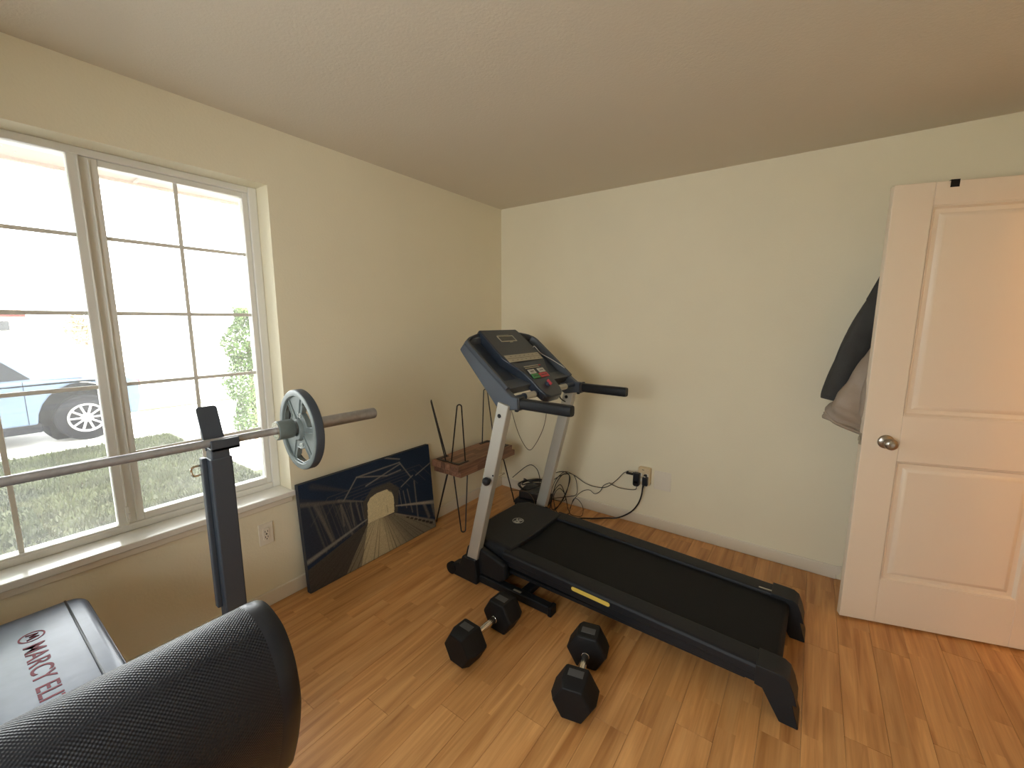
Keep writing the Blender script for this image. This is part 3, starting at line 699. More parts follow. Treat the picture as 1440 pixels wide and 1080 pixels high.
# seat pad (flat, logo) : outline in plan
SY = -2.895; SX0, SX1 = .105, .93
def rrect(x0, x1, y0, y1, r, n=6):
    o = []
    for cx, cy, a in ((x1 - r, y1 - r, 0), (x0 + r, y1 - r, 90), (x0 + r, y0 + r, 180), (x1 - r, y0 + r, 270)):
        o += arc(cx, cy, r, a, a + 90, n)
    return o
sp_ = B(); secs = []
for ins, z in ((.010, .440), (.002, .448), (.0, .460), (.0, .478), (.004, .490), (.012, .497), (.024, .500)):
    secs.append([Vector((a, b_, z)) for a, b_ in rrect(SX0 + ins, SX1 - ins, SY - .152 + ins, SY + .152 - ins, .055 - ins)])
sp_.loft(secs); seat = sp_.build('seat_pad', M['vinyl_pad'], wb_, angle=60)
seam = B()
for yy in (SY - .098, SY + .098):
    seam.tube([(SX0 + .004, yy, .488), (SX0 + .012, yy, .497), (SX0 + .026, yy, .5005), (SX1 - .026, yy, .5005), (SX1 - .010, yy, .496)], .0035, 8)
seam.build('seam_piping', M['vinyl_edge'], seat)
pl = [(a, b_) for a, b_ in rrect(SX0 + .003, SX1 - .003, SY - .149, SY + .149, .052)]
B().tube([(a, b_, .483) for a, b_ in pl], .003, 8, closed=True).build('edge_piping', M['vinyl_edge'], seat)
o_ = ORG[wb_.name]
T = Matrix.Translation(Vector((.335, SY - .024, .5003)) - o_)
text('MARCY ELITE', 'lettering', M['red_print'], seat, T, .066, spacing=1.02, boldoff=.0008)
lg = B(); ringflat(lg, .285, SY, .5, .030, .0255, .0009)
lg.tube([(.270, SY - .012, .5005), (.277, SY + .014, .5005), (.285, SY - .004, .5005), (.293, SY + .014, .5005), (.300, SY - .012, .5005)], .0022, 6)
lg.build('round_logo', M['red_print'], seat)
# curl pad : rounded slab seen from behind, section in x-z swept along y
PYE, PYS = -2.592, -3.19
sec0 = [(1.335, .470), (1.372, .560), (1.395, .640), (1.402, .700), (1.388, .775), (1.352, .832), (1.305, .856), (1.255, .862), (1.212, .845), (1.190, .800), (1.188, .740), (1.195, .640), (1.205, .540), (1.215, .455), (1.245, .430), (1.295, .435)]
cl = spline([(a, 0, b_) for a, b_ in sec0 + [sec0[0]]], 5)[:-1]
cl = [(p.x, p.z) for p in cl]; ccx = sum(a for a, _ in cl) / len(cl); ccz = sum(b_ for _, b_ in cl) / len(cl)
def pad_mesh(stations, name, m, par, capped):
    bm = bmesh.new(); uvl = bm.loops.layers.uv.new('uv'); arcs = [0]
    for i in range(len(cl)): arcs.append(arcs[-1] + math.dist(cl[i], cl[(i + 1) % len(cl)]))
    rows = []
    for y, k in stations:
        rows.append([bm.verts.new(Vector((ccx + (a - ccx) * k[0], y, ccz + (b_ - ccz) * k[1]))) for a, b_ in cl])
    n = len(cl)
    for r_ in range(len(rows) - 1):
        for i in range(n):
            j = (i + 1) % n
            fc = bm.faces.new((rows[r_][i], rows[r_ + 1][i], rows[r_ + 1][j], rows[r_][j]))
            for lp, (yy, aa) in zip(fc.loops, ((stations[r_][0], arcs[i]), (stations[r_ + 1][0], arcs[i]), (stations[r_ + 1][0], arcs[i + 1]), (stations[r_][0], arcs[i + 1]))): lp[uvl].uv = (yy, aa)
    if capped:
        bm.faces.new(rows[0]); bm.faces.new(list(reversed(rows[-1])))
    b = B(); b.bm.free(); b.bm = bm
    return b.build(name, m, par, angle=50)
cpad = pad_mesh([(PYS, (.97, .985)), (PYS + .012, (1, 1)), (PYE - .043, (1, 1))], 'curl_pad', M['weave'], wb_, True)
pad_mesh([(PYE - .044, (.995, .998)), (PYE - .043, (1.002, 1.001)), (PYE - .020, (1.0, 1.0)), (PYE - .008, (.985, .992)), (PYE - .001, (.95, .975)), (PYE, (.90, .95))], 'end_band', M['vinyl_edge'], cpad, True)
f = B(); f.box((1.10, -2.92, .50), (1.19, -2.84, .62)); f.box((1.17, -3.05, .56), (1.198, -2.71, .70)); f.build('curl_pad_mount', M['post'], wb_, bevel=.004)

# ---- barbell and plate
A = bar(-3.62); bb = thing('barbell', bar(-2.9), 'steel olympic barbell resting across the rack post', 'barbell')
B().cyl(bar(-3.62), bar(-2.20), .0142, seg=20).build('shaft', M['steel'], bb)
B().rings(bar(-2.222), [(0, .020), (.001, .034), (.004, .038), (.060, .038), (.066, .034)], BD, 28).build('collar', M['iron'], bb)
B().rings(bar(-2.2225), [(0, .0165), (.0012, .0165), (.0012, .0350), (.0, .0350)], BD, 28).build('collar_ring', M['chrome'], bb)
B().rings(bar(-2.165), [(0, .0248), (.372, .0248), (.378, .0235), (.381, .020)], BD, 28).build('sleeve', M['steel'], bb, angle=50)
pc = bar(-2.142) + Vector((0, 0, -.012))
wp = thing('weight_plate', pc, 'grey iron grip plate marked 25 on the barbell', 'weight plate')
q1 = BD; qx = Vector((1, 0, 0)) - q1 * q1.x; qx.normalize(); qz = Vector((0, 0, 1))
def PP(r_, th, t_): return pc + (qx * math.cos(th) + qz * math.sin(th)) * r_ + q1 * t_
def annulus(b, prof, n=64):
    secs = [[PP(r_, 2 * math.pi * i / n, t_) for i in range(n)] for r_, t_ in prof]
    b.loft(secs + [secs[0]], cap=False)
# web with three hand holes, made as sectors between hub and rim
R0 = .164; TH = .038
wb2 = B(); nth, radii = 96, [.036, .062, .080, .098, .116, .134, .140]
def inhole(r_, th):
    d = (math.degrees(th) - 40) % 120
    if d > 60: d -= 120
    return .080 <= r_ <= .134 and abs(d) < (24 if r_ < .116 else 27)
vf = [[wb2.bm.verts.new(PP(r_, 2 * math.pi * i / nth, .010)) for i in range(nth)] for r_ in radii]
vb = [[wb2.bm.verts.new(PP(r_, 2 * math.pi * i / nth, .026)) for i in range(nth)] for r_ in radii]
HOLE = [[inhole((radii[k] + radii[k + 1]) / 2, 2 * math.pi * (i + .5) / nth) for i in range(nth)] for k in range(len(radii) - 1)]
for k in range(len(radii) - 1):
    for i in range(nth):
        j = (i + 1) % nth
        if HOLE[k][i]: continue
        wb2.bm.faces.new((vf[k][i], vf[k][j], vf[k + 1][j], vf[k + 1][i])); wb2.bm.faces.new((vb[k][i], vb[k + 1][i], vb[k + 1][j], vb[k][j]))
        for (kk, ii, e0, e1) in ((k - 1, i, (k, i), (k, j)), (k + 1, i, (k + 1, j), (k + 1, i)), (k, (i - 1) % nth, (k + 1, i), (k, i)), (k, j, (k, j), (k + 1, j))):
            if kk < 0 or kk >= len(radii) - 1 or HOLE[kk][ii]:
                try: wb2.bm.faces.new((vf[e0[0]][e0[1]], vb[e0[0]][e0[1]], vb[e1[0]][e1[1]], vf[e1[0]][e1[1]]))
                except ValueError: pass
web = wb2.build('web', M['iron'], wp, angle=30)
rm = B(); annulus(rm, [(.138, .004), (.141, .0), (.160, -.001), (R0 - .001, .001), (R0 - .001, .003), (.138, .003 + .008)]); rm.build('front_rim', M['iron'], wp, angle=40)
rm = B(); annulus(rm, [(R0 - .002, .001), (R0, .003), (R0 + .001, .010), (R0 + .001, TH - .006), (R0 - .006, TH), (.142, TH), (.139, .030), (.139, .010)]); rm.build('rim', M['iron_rim'], wp, angle=40)
hb = B(); annulus(hb, [(.0255, -.004), (.040, -.004), (.046, .006), (.046, TH - .004), (.0255, TH - .004)], 40); hb.build('hub', M['iron'], wp, angle=40)
for a in (100, 220, 340):
    for da in (-12, 12):
        th0, th1 = math.radians(a + da * 1.0), math.radians(a + da * 1.9)
        B().tube([PP(.045, th0, .009), PP(.138, th1, .009)], .0035, 6).build('rib', M['iron'], wp)
for a, hole in ((10, 1), (130, 1), (250, 1)):
    rr = []
    for r_, d in ((.078, -24), (.078, 0), (.078, 24), (.1, 26), (.118, 28), (.136, 26), (.137, 0), (.136, -26), (.118, -28), (.1, -26)):
        rr.append(PP(r_, math.radians(a + d + 30), .0095))
    B().tube(rr, .0032, 6, closed=True).build('grip_lip', M['iron'], wp)
# numerals, facing the camera side (-y)
fx = Matrix.Identity(4)
def face_text(body, ang, r_, size):
    p = PP(r_, math.radians(ang), .0085)
    radial = (qx * math.cos(math.radians(ang)) + qz * math.sin(math.radians(ang)))
    nrm_ = -q1; upv = radial; rgt = upv.cross(nrm_)
    mw = Matrix(((rgt.x, upv.x, nrm_.x, p.x - pc.x), (rgt.y, upv.y, nrm_.y, p.y - pc.y), (rgt.z, upv.z, nrm_.z, p.z - pc.z), (0, 0, 0, 1)))
    text(body, 'numeral', M['iron_txt'], wp, mw, size, ext=.002, align='CENTER', boldoff=.0008)
face_text('25', 283, .0565, .030); face_text('25', 78, .055, .026)

# ================================================================ DUMBBELLS
def dumbbell(ctr, ang, label):
    t_ = thing('dumbbell', (ctr[0], ctr[1], 0), label, 'dumbbell', 'pair of hex dumbbells on the floor', rz=ang)
    return t_
db = dumbbell((1.105, -1.598), math.radians(-3), 'black rubber hex dumbbell lying left, against the treadmill base tube')
ORG[db.name] = Vector()
def hexring(r_, y, k=1.0): return [Vector((r_ * math.cos(math.radians(60 * i)) * k, y, .0775 + r_ * math.sin(math.radians(60 * i)))) for i in range(6)]
rx = .0775 / math.cos(math.radians(30))
for sgn in (-1, 1):
    h = B(); Y = lambda v: sgn * v
    h.loft([hexring(rx * .62, Y(.070)), hexring(rx * .93, Y(.080)), hexring(rx, Y(.090)), hexring(rx, Y(.158)), hexring(rx * .84, Y(.190)), hexring(rx * .80, Y(.193))])
    hd_ = h.build('head', M['rubber'], db, bevel=.004, seg=3)
    if sgn in (-1, 1):
        m_ = B()
        for i in (1,):
            a0_, a1_ = math.radians(60 * i), math.radians(60 * (i + 1))
        m_.box((-.030, Y(.105) - 0, .1552), (.030, Y(.140), .1566)) if sgn > 0 else m_.box((-.030, Y(.140), .1552), (.030, Y(.105), .1566))
        for k in range(2):
            pass
        m_.build('raised_panel', M['rubber_logo'], hd_, bevel=.0008)
h = B(); h.rings((0, -.074, .0775), [(0, .0170), (.012, .0170), (.014, .0150), (.020, .0150), (.036, .0150), (.074, .0172), (.112, .0150), (.128, .0150), (.134, .0150), (.136, .0170), (.148, .0170)], (0, 1, 0), 24)
h.build('handle', M['chrome'], db, angle=25)
for yy in (-.060, .060):
    B().rings((0, yy - .002, .0775), [(0, .0158), (.004, .0158)], (0, 1, 0), 20).build('handle_groove', M['black'], db)
d2 = copy_tree(db); d2.location = (1.583, -1.545, 0); d2.rotation_euler = (0, 0, math.radians(14))
d2['label'] = 'black rubber hex dumbbell nearest the camera, beside the yellow sticker'
db['label'] = 'black rubber hex dumbbell touching the treadmill base tube, left one of two'

# ================================================================ HAIRPIN BENCHES
def hairpin_leg(par, cx, cy, sx, sy, z0, h, down=True):
    """corner (cx,cy) of the slab, sx, sy pointing outwards; rods run from a corner bracket to a U foot"""
    zs = lambda t: z0 - t if down else z0 + t
    a = Vector((cx - sx * .104, cy + sy * -.036, 0)); b = Vector((cx - sx * .037, cy - sy * .110, 0)); tip = Vector((cx + sx * .004, cy - sy * .012, 0))
    dv = (b - a).normalized(); pts = []
    a3, b3 = Vector((a.x, a.y, zs(.004))), Vector((b.x, b.y, zs(.004)))
    w_ = .015
    ta, tb = tip - dv * w_, tip + dv * w_
    pts.append(a3); pts.append(Vector((ta.x, ta.y, zs(h - w_))))
    for th in np.linspace(160, 20, 7):
        pts.append(Vector((tip.x, tip.y, 0)) + dv * (w_ * math.cos(math.radians(th))) + Vector((0, 0, zs(h - w_ + w_ * math.sin(math.radians(th)) - .0045))))
    pts.append(Vector((tb.x, tb.y, zs(h - w_)))); pts.append(b3)
    lg_ = B().tube(pts, .0048, 10).build('leg', M['rod'], par, angle=60)
    br = B(); z1, z2 = sorted((zs(0), zs(.005)))
    cxx, cyy = cx - sx * .022, cy - sy * .022
    br.prism([(cxx, cyy), (cxx - sx * .105, cyy), (cxx - sx * .105, cyy - sy * .020), (cxx - sx * .030, cyy - sy * .020), (cxx - sx * .020, cyy - sy * .030), (cxx - sx * .020, cyy - sy * .110), (cxx, cyy - sy * .110)], 'z', z1, z2)
    br.build('mounting_plate', M['rod'], lg_)
def hairpin(org, label, x0, x1, y0, y1, zb, zt_, down):
    t_ = thing('hairpin_bench', org, label, 'bench', 'pair of small hairpin leg benches')
    n_ = 6; w_ = (x1 - x0) / n_; pr_ = rnd.Random if False else rnd
    for i in range(n_):
        ysplit = y0 + (y1 - y0) * (.25 + .5 * pr_.random())
        for a, b_ in ((y0, ysplit), (ysplit, y1)):
            B().box((x0 + i * w_ + .0002, a + .0002, zb), (x0 + (i + 1) * w_ - .0002, b_ - .0002, zt_)).build('block_stave', M['block'], t_, bevel=.0012, seg=1)
    for cx, sx in ((x0, -1), (x1, 1)):
        for cy, sy in ((y0, -1), (y1, 1)):
            hairpin_leg(t_, cx, cy, sx, sy, zb if down else zt_, (zb if down else .445), down)
    return t_
hairpin((.18, -.57, 0), 'small butcher block bench on black hairpin legs standing in the corner', .050, .314, -.893, -.236, .412, .456, True)
hairpin((.18, -.60, .4565), 'upside down butcher block bench with hairpin legs pointing up', .050, .314, -.914, -.272, .4565, .502, False)

# ================================================================ CANVAS PRINT leaning on the wall
def art(u, v):
    """covered timber bridge looking towards a bright end; u,v in 0..1 (v down)"""
    def seg(p, q, w0, w1=None):
        w1 = w0 if w1 is None else w1
        dx, dy = (q[0] - p[0]) * 1.55, q[1] - p[1]; L2 = dx * dx + dy * dy
        t = np.clip(((u - p[0]) * 1.55 * dx + (v - p[1]) * dy) / L2, 0, 1)
        d = np.hypot((u - p[0]) * 1.55 - t * dx, v - p[1] - t * dy)
        w_ = w0 + (w1 - w0) * t
        return np.clip(1.4 - d / w_, 0, 1)
    def poly(pts):
        ins = np.zeros(u.shape, bool); n = len(pts)
        for i in range(n):
            (x1, y1), (x2, y2) = pts[i], pts[(i + 1) % n]
            c = ((y1 > v) != (y2 > v)) & (u < (x2 - x1) * (v - y1) / ((y2 - y1) + 1e-9) + x1); ins ^= c
        return ins.astype(float)
    img = np.zeros(u.shape + (3,)); img[:] = (.016, .028, .054)
    def put(a, c):
        img[:] = img * (1 - a[..., None]) + np.array(c) * a[..., None]
    rs = np.random.RandomState(3); vx, vy = .53, .50
    # side walls a little lighter, streaks converging on the opening
    put(poly([(0, .12), (.25, .28), (.42, .36), (.42, .60), (0, .74)]) * .5, (.035, .036, .042))
    for i in range(26):
        a = rs.rand(); p = (.02 + .38 * a, .16 + .20 * a + .05 * rs.rand()); q = (p[0] + .03 + .05 * (1 - a), .70 - .12 * a)
        put(seg(p, q, .0035 + .008 * (1 - a) * rs.rand()) * .5, (.085, .082, .078))
    for p, q, w_ in (((.084, .229), (.166, .606), .016), ((.244, .313), (.252, .523), .010), ((.248, .323), (.304, .653), .012), ((.31, .321), (.322, .566), .009), ((.351, .342), (.368, .534), .008), ((.385, .352), (.395, .54), .006)):
        put(seg(p, q, w_) * .75, (.13, .12, .105))
    put(seg((.0, .18), (.234, .27), .022, .014) * .8, (.11, .098, .088)); put(seg((.234, .265), (.40, .36), .016, .006) * .8, (.14, .125, .105))
    put(seg((.08, .05), (.30, .20), .03, .01) * .5, (.06, .058, .06))
    # roof frame
    for p, q in (((.267, .282), (.372, .100)), ((.372, .100), (.715, .095)), ((.372, .10), (.60, .19)), ((.432, .218), (.72, .113)), ((.715, .095), (.805, .303)), ((.711, .366), (.82, .29)), ((.60, .19), (.72, .18)), ((.60, .0), (.72, .06)), ((.85, .30), (1.0, .22))):
        put(seg(p, q, .007) * .85, (.20, .185, .165))
    for k in range(5):
        s_ = .18 * (1 + k * .42); put(seg((.53 - s_ * .75, .40 - s_ * .42), (.53 + s_ * .75, .40 - s_ * .42), .004) * .35, (.12, .105, .09))
        put(seg((.53 - s_ * .75, .40 - s_ * .42), (.53 - s_ * 1.0, .40 - s_ * .0), .004) * .35, (.12, .105, .09))
        put(seg((.53 + s_ * .75, .40 - s_ * .42), (.53 + s_ * 1.0, .40), .004) * .35, (.12, .105, .09))
    put(poly([(.40, .37), (.47, .27), (.62, .27), (.69, .37), (.66, .62), (.40, .60)]) * .6, (.10, .085, .06))
    # right wall posts
    for p, q, w_ in (((.69, .40), (.70, .58), .006), ((.724, .42), (.741, .62), .007), ((.761, .42), (.79, .70), .008), ((.83, .36), (.835, .79), .010), ((.90, .66), (.94, .84), .02), ((.98, .70), (1.0, .86), .02)):
        put(seg(p, q, w_) * .7, (.17, .155, .13))
    # floor
    put(poly([(.40, .60), (.0, .78), (0, 1), (1, 1), (1, .965), (.645, .62)]), (.062, .054, .047))
    put(poly([(.42, .60), (.23, 1), (1, 1), (1, .975), (.640, .62)]), (.185, .16, .115))
    fan = np.clip(1 - np.abs((u - .46 - (.03) * (v - .6)) / (.09 + .45 * np.clip(v - .55, 0, 1))), 0, 1)
    put(np.clip(poly([(.42, .59), (.34, 1), (.80, 1), (.63, .61)]) * fan * 1.3, 0, .9), (.47, .40, .25))
    for i in range(34):
        x1 = -.25 + 1.7 * i / 33 + .02 * rs.randn(); put(seg((vx + (x1 - vx) * .22, .60 + .01 * rs.rand()), (x1, 1.03), .0016, .006) * (.25 + .5 * rs.rand()) * (v > .60), (.05, .042, .035))
    # bright end of the bridge
    put(poly([(.43, .40), (.455, .355), (.50, .335), (.59, .335), (.625, .37), (.64, .45), (.632, .61), (.419, .60)]), (.60, .53, .33))
    put(seg((.575, .50), (.58, .58), .004) * .7, (.25, .2, .11)); put(seg((.63, .385), (.602, .352), .006), (.12, .1, .07))
    # hand rails
    put(seg((-.01, .715), (.412, .557), .022, .007), (.19, .18, .16)); put(seg((.651, .548), (1.01, .70), .006, .022), (.29, .265, .22))
    put(seg((.645, .63), (1.0, .95), .004, .03) * .8, (.24, .21, .165))
    for i in range(7):
        t = .25 + .1 * i; put(seg((.645 + .355 * t, .645 + .32 * t), (.645 + .355 * t + .018, .645 + .32 * t + .012), .006 + .012 * t), (.03, .027, .025))
    img *= (1 + .10 * rs.randn(*u.shape))[..., None]
    return np.clip(img * 1.15, 0, 1)
CW, CHT, CT = .96, .622, .034
lean = math.asin(.055 / CHT)
cv = thing('canvas_print', (.0615, -1.415, 0), 'dark canvas print of a timber bridge tunnel leaning against the wall', 'canvas print')
ORG[cv.name] = Vector()
Rl = Matrix.Rotation(-lean, 3, 'Y')
b = B(); b.box((0, -CW / 2, 0), (CT, CW / 2, CHT), rot=Rl, piv=(0, 0, 0)); b.build('stretcher', M['canvas_edge'], cv, bevel=.003)
nu, nv = 300, 200
uu, vv = np.meshgrid((np.arange(nu + 1)) / nu, (np.arange(nv + 1)) / nv)
colr = art(uu, vv)
me = bpy.data.meshes.new('print')
yy = (uu - .5) * (CW - .002); zz = (1 - vv) * (CHT - .002) + .001; xx = np.full_like(uu, CT + .0006)
co = np.stack([xx, yy, zz], -1).reshape(-1, 3) @ np.array(Rl).T
idx = np.arange((nu + 1) * (nv + 1)).reshape(nv + 1, nu + 1)
fa = np.stack([idx[1:, :-1], idx[1:, 1:], idx[:-1, 1:], idx[:-1, :-1]], -1).reshape(-1, 4)
me.from_pydata(co.tolist(), [], fa.tolist())
at = me.color_attributes.new('print', 'FLOAT_COLOR', 'POINT')
at.data.foreach_set('color', np.concatenate([colr.reshape(-1, 3), np.ones((colr.shape[0] * colr.shape[1], 1))], 1).ravel())
pm = mat('canvas_photo_print', (.1, .1, .1), .7, spec=.15)
ca = pm.node_tree.nodes.new('ShaderNodeVertexColor'); ca.layer_name = 'print'; pm.node_tree.links.new(ca.outputs[0], pm.node_tree.nodes['Principled BSDF'].inputs['Base Color'])
me.materials.append(pm); po = bpy.data.objects.new('photo_print', me); COL.objects.link(po); po.parent = cv

# ================================================================ OUTLETS, ADAPTERS, CABLES
ol = thing('wall_outlet', (0, -2.056, .31), 'pale duplex wall outlet under the window', 'outlet')
b = B(); b.box((0, -2.093, .345), (.006, -2.020, .462)); b.build('cover_plate', M['plate'], ol, bevel=.003)
op = ORG[ol.name]
b = B(); b.prism(rrect(-2.074, -2.040, .370, .437, .010), 'x', .005, .0085); bd = b.build('receptacle', M['plate'], ol, bevel=.001)
b = B()
for zz in (.418, .388):
    for dy in (-.006, .006): b.box((.0084, -2.057 + dy - .0016, zz - .005), (.0092, -2.057 + dy + .0016, zz + .005))
    b.cyl((.0084, -2.057, zz - .011), (.0092, -2.057, zz - .011), .003, seg=10)
b.build('slots', M['plate_dk'], bd, smooth=False)
b = B(); b.box((.0084, -2.061, .4005), (.0094, -2.053, .4055)); b.build('test_button', M['plate_dk'], bd, smooth=False)

t_ = thing('power_tap', (1.325, 0, .36), 'aged ivory plug-in power tap on the cream wall', 'power tap')
b = B(); b.box((1.285, -.045, .325), (1.372, -.0015, .452)); bd = b.build('body', M['tap'], t_, bevel=.006, seg=3)
B().box((1.315, -.0455, .436), (1.33, -.0448, .440)).build('mark', M['label_dark'], bd, smooth=False)
for xx_ in (1.305, 1.352):
    for zz in (.40, .36): B().box((xx_ - .012, -.0458, zz - .012), (xx_ + .012, -.045, zz + .012)).build('socket', M['plate'], bd, smooth=False)
tag(B().box((1.392, -.006, .300), (1.512, 0, .440)).build('blank_cover_plate', M['plate'], bevel=.003), 'blank cream cover plate right of the power tap', 'wall plate')
t_ = thing('charger', (1.285, -.06, .38), 'black plug-in charger on the left of the power tap', 'charger')
b = B(); b.box((1.262, -.085, .335), (1.308, -.046, .415)); b.prism(rrect(1.262, 1.308, .315, .36, .016), 'y', -.085, -.046); b.build('body', M['black_gloss'], t_, bevel=.006, seg=3)
b = B(); b.box((1.208, -.078, .392), (1.262, -.054, .412)); pl_ = b.build('usb_plug', M['black'], t_, bevel=.003)
B().box((1.226, -.0785, .405), (1.258, -.066, .4135)).build('metal_sleeve', M['chrome'], pl_, bevel=.001)
t_ = thing('power_plug', (1.345, -.06, .36), 'black moulded power plug on the right of the power tap', 'plug')
b = B(); b.box((1.328, -.078, .330), (1.366, -.046, .395)); b.box((1.334, -.070, .390), (1.356, -.046, .412)); bd = b.build('body', M['black_gloss'], t_, bevel=.006, seg=3)
B().box((1.336, -.0715, .394), (1.350, -.0700, .400)).build('mark', M['plate'], bd, smooth=False)
B().cyl((1.336, -.062, .332), (1.330, -.062, .300), .008, .005, seg=12).build('strain_relief', M['black'], bd)

def cable(name, pts, r, label, n=8, m='cable'):
    return tag(B().tube(spline(pts, n), r, 7).build(name, M[m]), label, 'cable')
cable('mains_cable', [(1.330, -.062, .302), (1.322, -.058, .24), (1.295, -.045, .165), (1.24, -.035, .085), (1.15, -.05, .022), (1.07, -.085, .010), (.99, -.15, .009), (.92, -.20, .010), (.86, -.27, .012), (.86, -.42, .03), (.91, -.53, .09), (.92, -.598, .11)], .0055, 'thick black power cord drooping from the plug to the floor')
cable('charger_cable', [(1.208, -.066, .402), (1.18, -.05, .385), (1.12, -.035, .31), (1.04, -.03, .235), (.95, -.03, .215), (.86, -.03, .225), (.77, -.03, .265), (.70, -.035, .285), (.66, -.05, .27), (.62, -.10, .2), (.60, -.16, .06)], .0028, 'thin dark cable running along the wall from the charger')
cable('adapter_cable', [(1.285, -.066, .318), (1.28, -.06, .285), (1.22, -.04, .262), (1.13, -.03, .255), (1.06, -.03, .275)], .0025, 'short thin cable looping under the charger')
cable('loose_cable', [(1.06, -.035, .272), (1.02, -.04, .245), (1.0, -.05, .20), (.955, -.05, .165), (.91, -.05, .185), (.86, -.06, .17), (.815, -.08, .125), (.79, -.12, .06), (.80, -.17, .012), (.85, -.19, .008), (.90, -.16, .010), (.88, -.10, .05), (.83, -.09, .10), (.80, -.11, .10), (.80, -.16, .04)], .0025, 'thin loose cable curling down to the floor by the wall')
# upright hank of cables leaning on the wall
for k, (pts, r_) in enumerate((
    ([(.62, -.20, .29), (.67, -.10, .30), (.72, -.07, .29), (.745, -.07, .25), (.735, -.09, .17), (.71, -.13, .08), (.68, -.18, .012), (.66, -.24, .010), (.655, -.20, .10), (.65, -.13, .20), (.68, -.08, .27), (.73, -.06, .285)], .0036),
    ([(.60, -.22, .20), (.65, -.12, .25), (.70, -.08, .28), (.74, -.075, .27), (.735, -.10, .15), (.70, -.14, .05), (.66, -.20, .012), (.63, -.16, .10), (.67, -.10, .19), (.72, -.10, .11), (.76, -.13, .03), (.80, -.18, .010), (.76, -.24, .008), (.70, -.24, .008)], .0032),
    ([(.64, -.26, .11), (.70, -.20, .12), (.76, -.13, .12), (.80, -.06, .125), (.795, -.045, .2), (.77, -.045, .27), (.73, -.06, .29)], .0028),
    ([(.60, -.30, .11), (.66, -.22, .105), (.72, -.19, .095), (.75, -.15, .10), (.72, -.12, .14), (.68, -.13, .17), (.66, -.18, .12), (.70, -.22, .03), (.75, -.24, .01)], .0030))):
    cable('cable_hank', pts, r_, ('tangled black cable hooped against the wall behind the far upright', 'second black cable twisted through the hooped tangle', 'thin black cable hanging in a square loop over the baseboard', 'thin black cable knotted at the foot of the tangle')[k])
# dark heap behind the hood
t_ = thing('cable_box', (.48, -.20, 0), 'black power strip box under coiled cables in the corner', 'power strip')
b = B(); b.box((.37, -.33, .0), (.60, -.08, .085), rot=Matrix.Rotation(.12, 3, 'Z')); b.build('body', M['black'], t_, bevel=.012, seg=3)
b = B(); b.box((.39, -.30, .0855), (.57, -.11, .150), rot=Matrix.Rotation(.2, 3, 'Z')); b.build('lid', M['black_gloss'], t_, bevel=.010, seg=3)
for i in range(4):
    a = []
    for th in np.linspace(0, 2 * math.pi, 13)[:-1]:
        a.append((.475 + (.12 - .012 * i) * math.cos(th) + .008 * math.sin(3 * th + i), -.205 + (.095 - .01 * i) * math.sin(th), .172 + .012 * i + .022 * math.sin(th + i) + .01 * math.sin(2 * th + i * 2)))
    tag(B().tube(spline(a + [a[0]], 5), .0055, 7).build('coiled_cable', M['cable']), ('lowest black cable coil on the power strip box', 'second black cable coil up on the power strip box', 'third black cable coil up on the power strip box', 'topmost black cable coil on the power strip box')[i], 'cable', 'coils on the power strip')
cable('looped_cable', [(.28, -.22, .20), (.32, -.16, .25), (.36, -.12, .29), (.40, -.10, .30), (.45, -.10, .27), (.50, -.14, .22), (.53, -.2, .19)], .0032, 'thin cable arching highest above the coils in the corner')
cable('grey_cable', [(.36, -.36, .155), (.42, -.35, .165), (.47, -.33, .165), (.52, -.32, .15), (.58, -.34, .10), (.62, -.40, .05)], .003, 'thin grey cable crossing the front of the power strip box', m='cable_b')
# wall anchor and nail holes
b = B(); b.rings((.683, 0, .305), [(0, .007), (-.004, .006), (-.006, .003)], (0, 1, 0), 12)
tag(b.build('wall_anchor', M['plate']), 'small white wall anchor in the cream wall above the cables', 'wall anchor')

# ================================================================ COATS behind the door
def fold_loft(path, ra, rb, nseg=28, fold=.06, freq=5, ph=0):
    """soft tube of cloth: path points (world), radii ra (across) and rb (depth)"""
    secs = []
    for i, p in enumerate(path):
        p = Vector(p); d = (Vector(path[min(i + 1, len(path) - 1)]) - Vector(path[max(i - 1, 0)])).normalized()
        wv = Vector((-.282, .959, 0)); av = wv.cross(d).normalized(); bv_ = d.cross(av).normalized()
        ring_ = []
        for k in range(nseg):
            th = 2 * math.pi * k / nseg; f_ = 1 + fold * math.sin(freq * th + ph + i * .35) * min(1, i / 2) + fold * .5 * math.sin(2 * freq * th + i * .8)
            ring_.append(p + av * ra[i] * f_ * math.cos(th) + bv_ * rb[i] * f_ * math.sin(th))
        secs.append(ring_)
    return secs
ct = thing('dark_coat', D(.12, .10, 1.0), 'charcoal wool coat hanging behind the open door', 'coat')
b = B(); b.loft(fold_loft([D(.20, .205, 1.76), D(.19, .205, 1.70), D(.17, .21, 1.60), D(.17, .215, 1.40), D(.17, .215, 1.20), D(.17, .215, 1.10), D(.17, .215, 1.04)], [.04, .12, .135, .13, .135, .14, .14], [.03, .045, .055, .055, .055, .055, .05], fold=.06))
b.build('body', M['coat_dark'], ct, angle=80)
b = B(); pth = spline([D(.15, .21, 1.70), D(.078, .185, 1.58), D(.022, .185, 1.44), D(-.028, .18, 1.28), D(-.062, .18, 1.14), D(-.072, .18, 1.09)], 4)
n_ = len(pth); b.loft(fold_loft(pth, [.055 + .012 * math.sin(math.pi * i / n_) for i in range(n_)], [.042] * n_, fold=.05, freq=3)); b.build('sleeve', M['coat_dark'], ct, angle=80)
b = B(); b.tube(fold_loft([D(-.069, .18, 1.105), D(-.072, .18, 1.092)], [.054, .053], [.043, .043], fold=0, freq=3)[0], .004, 6, closed=True); b.build('cuff_seam', M['coat_dark'], ct)
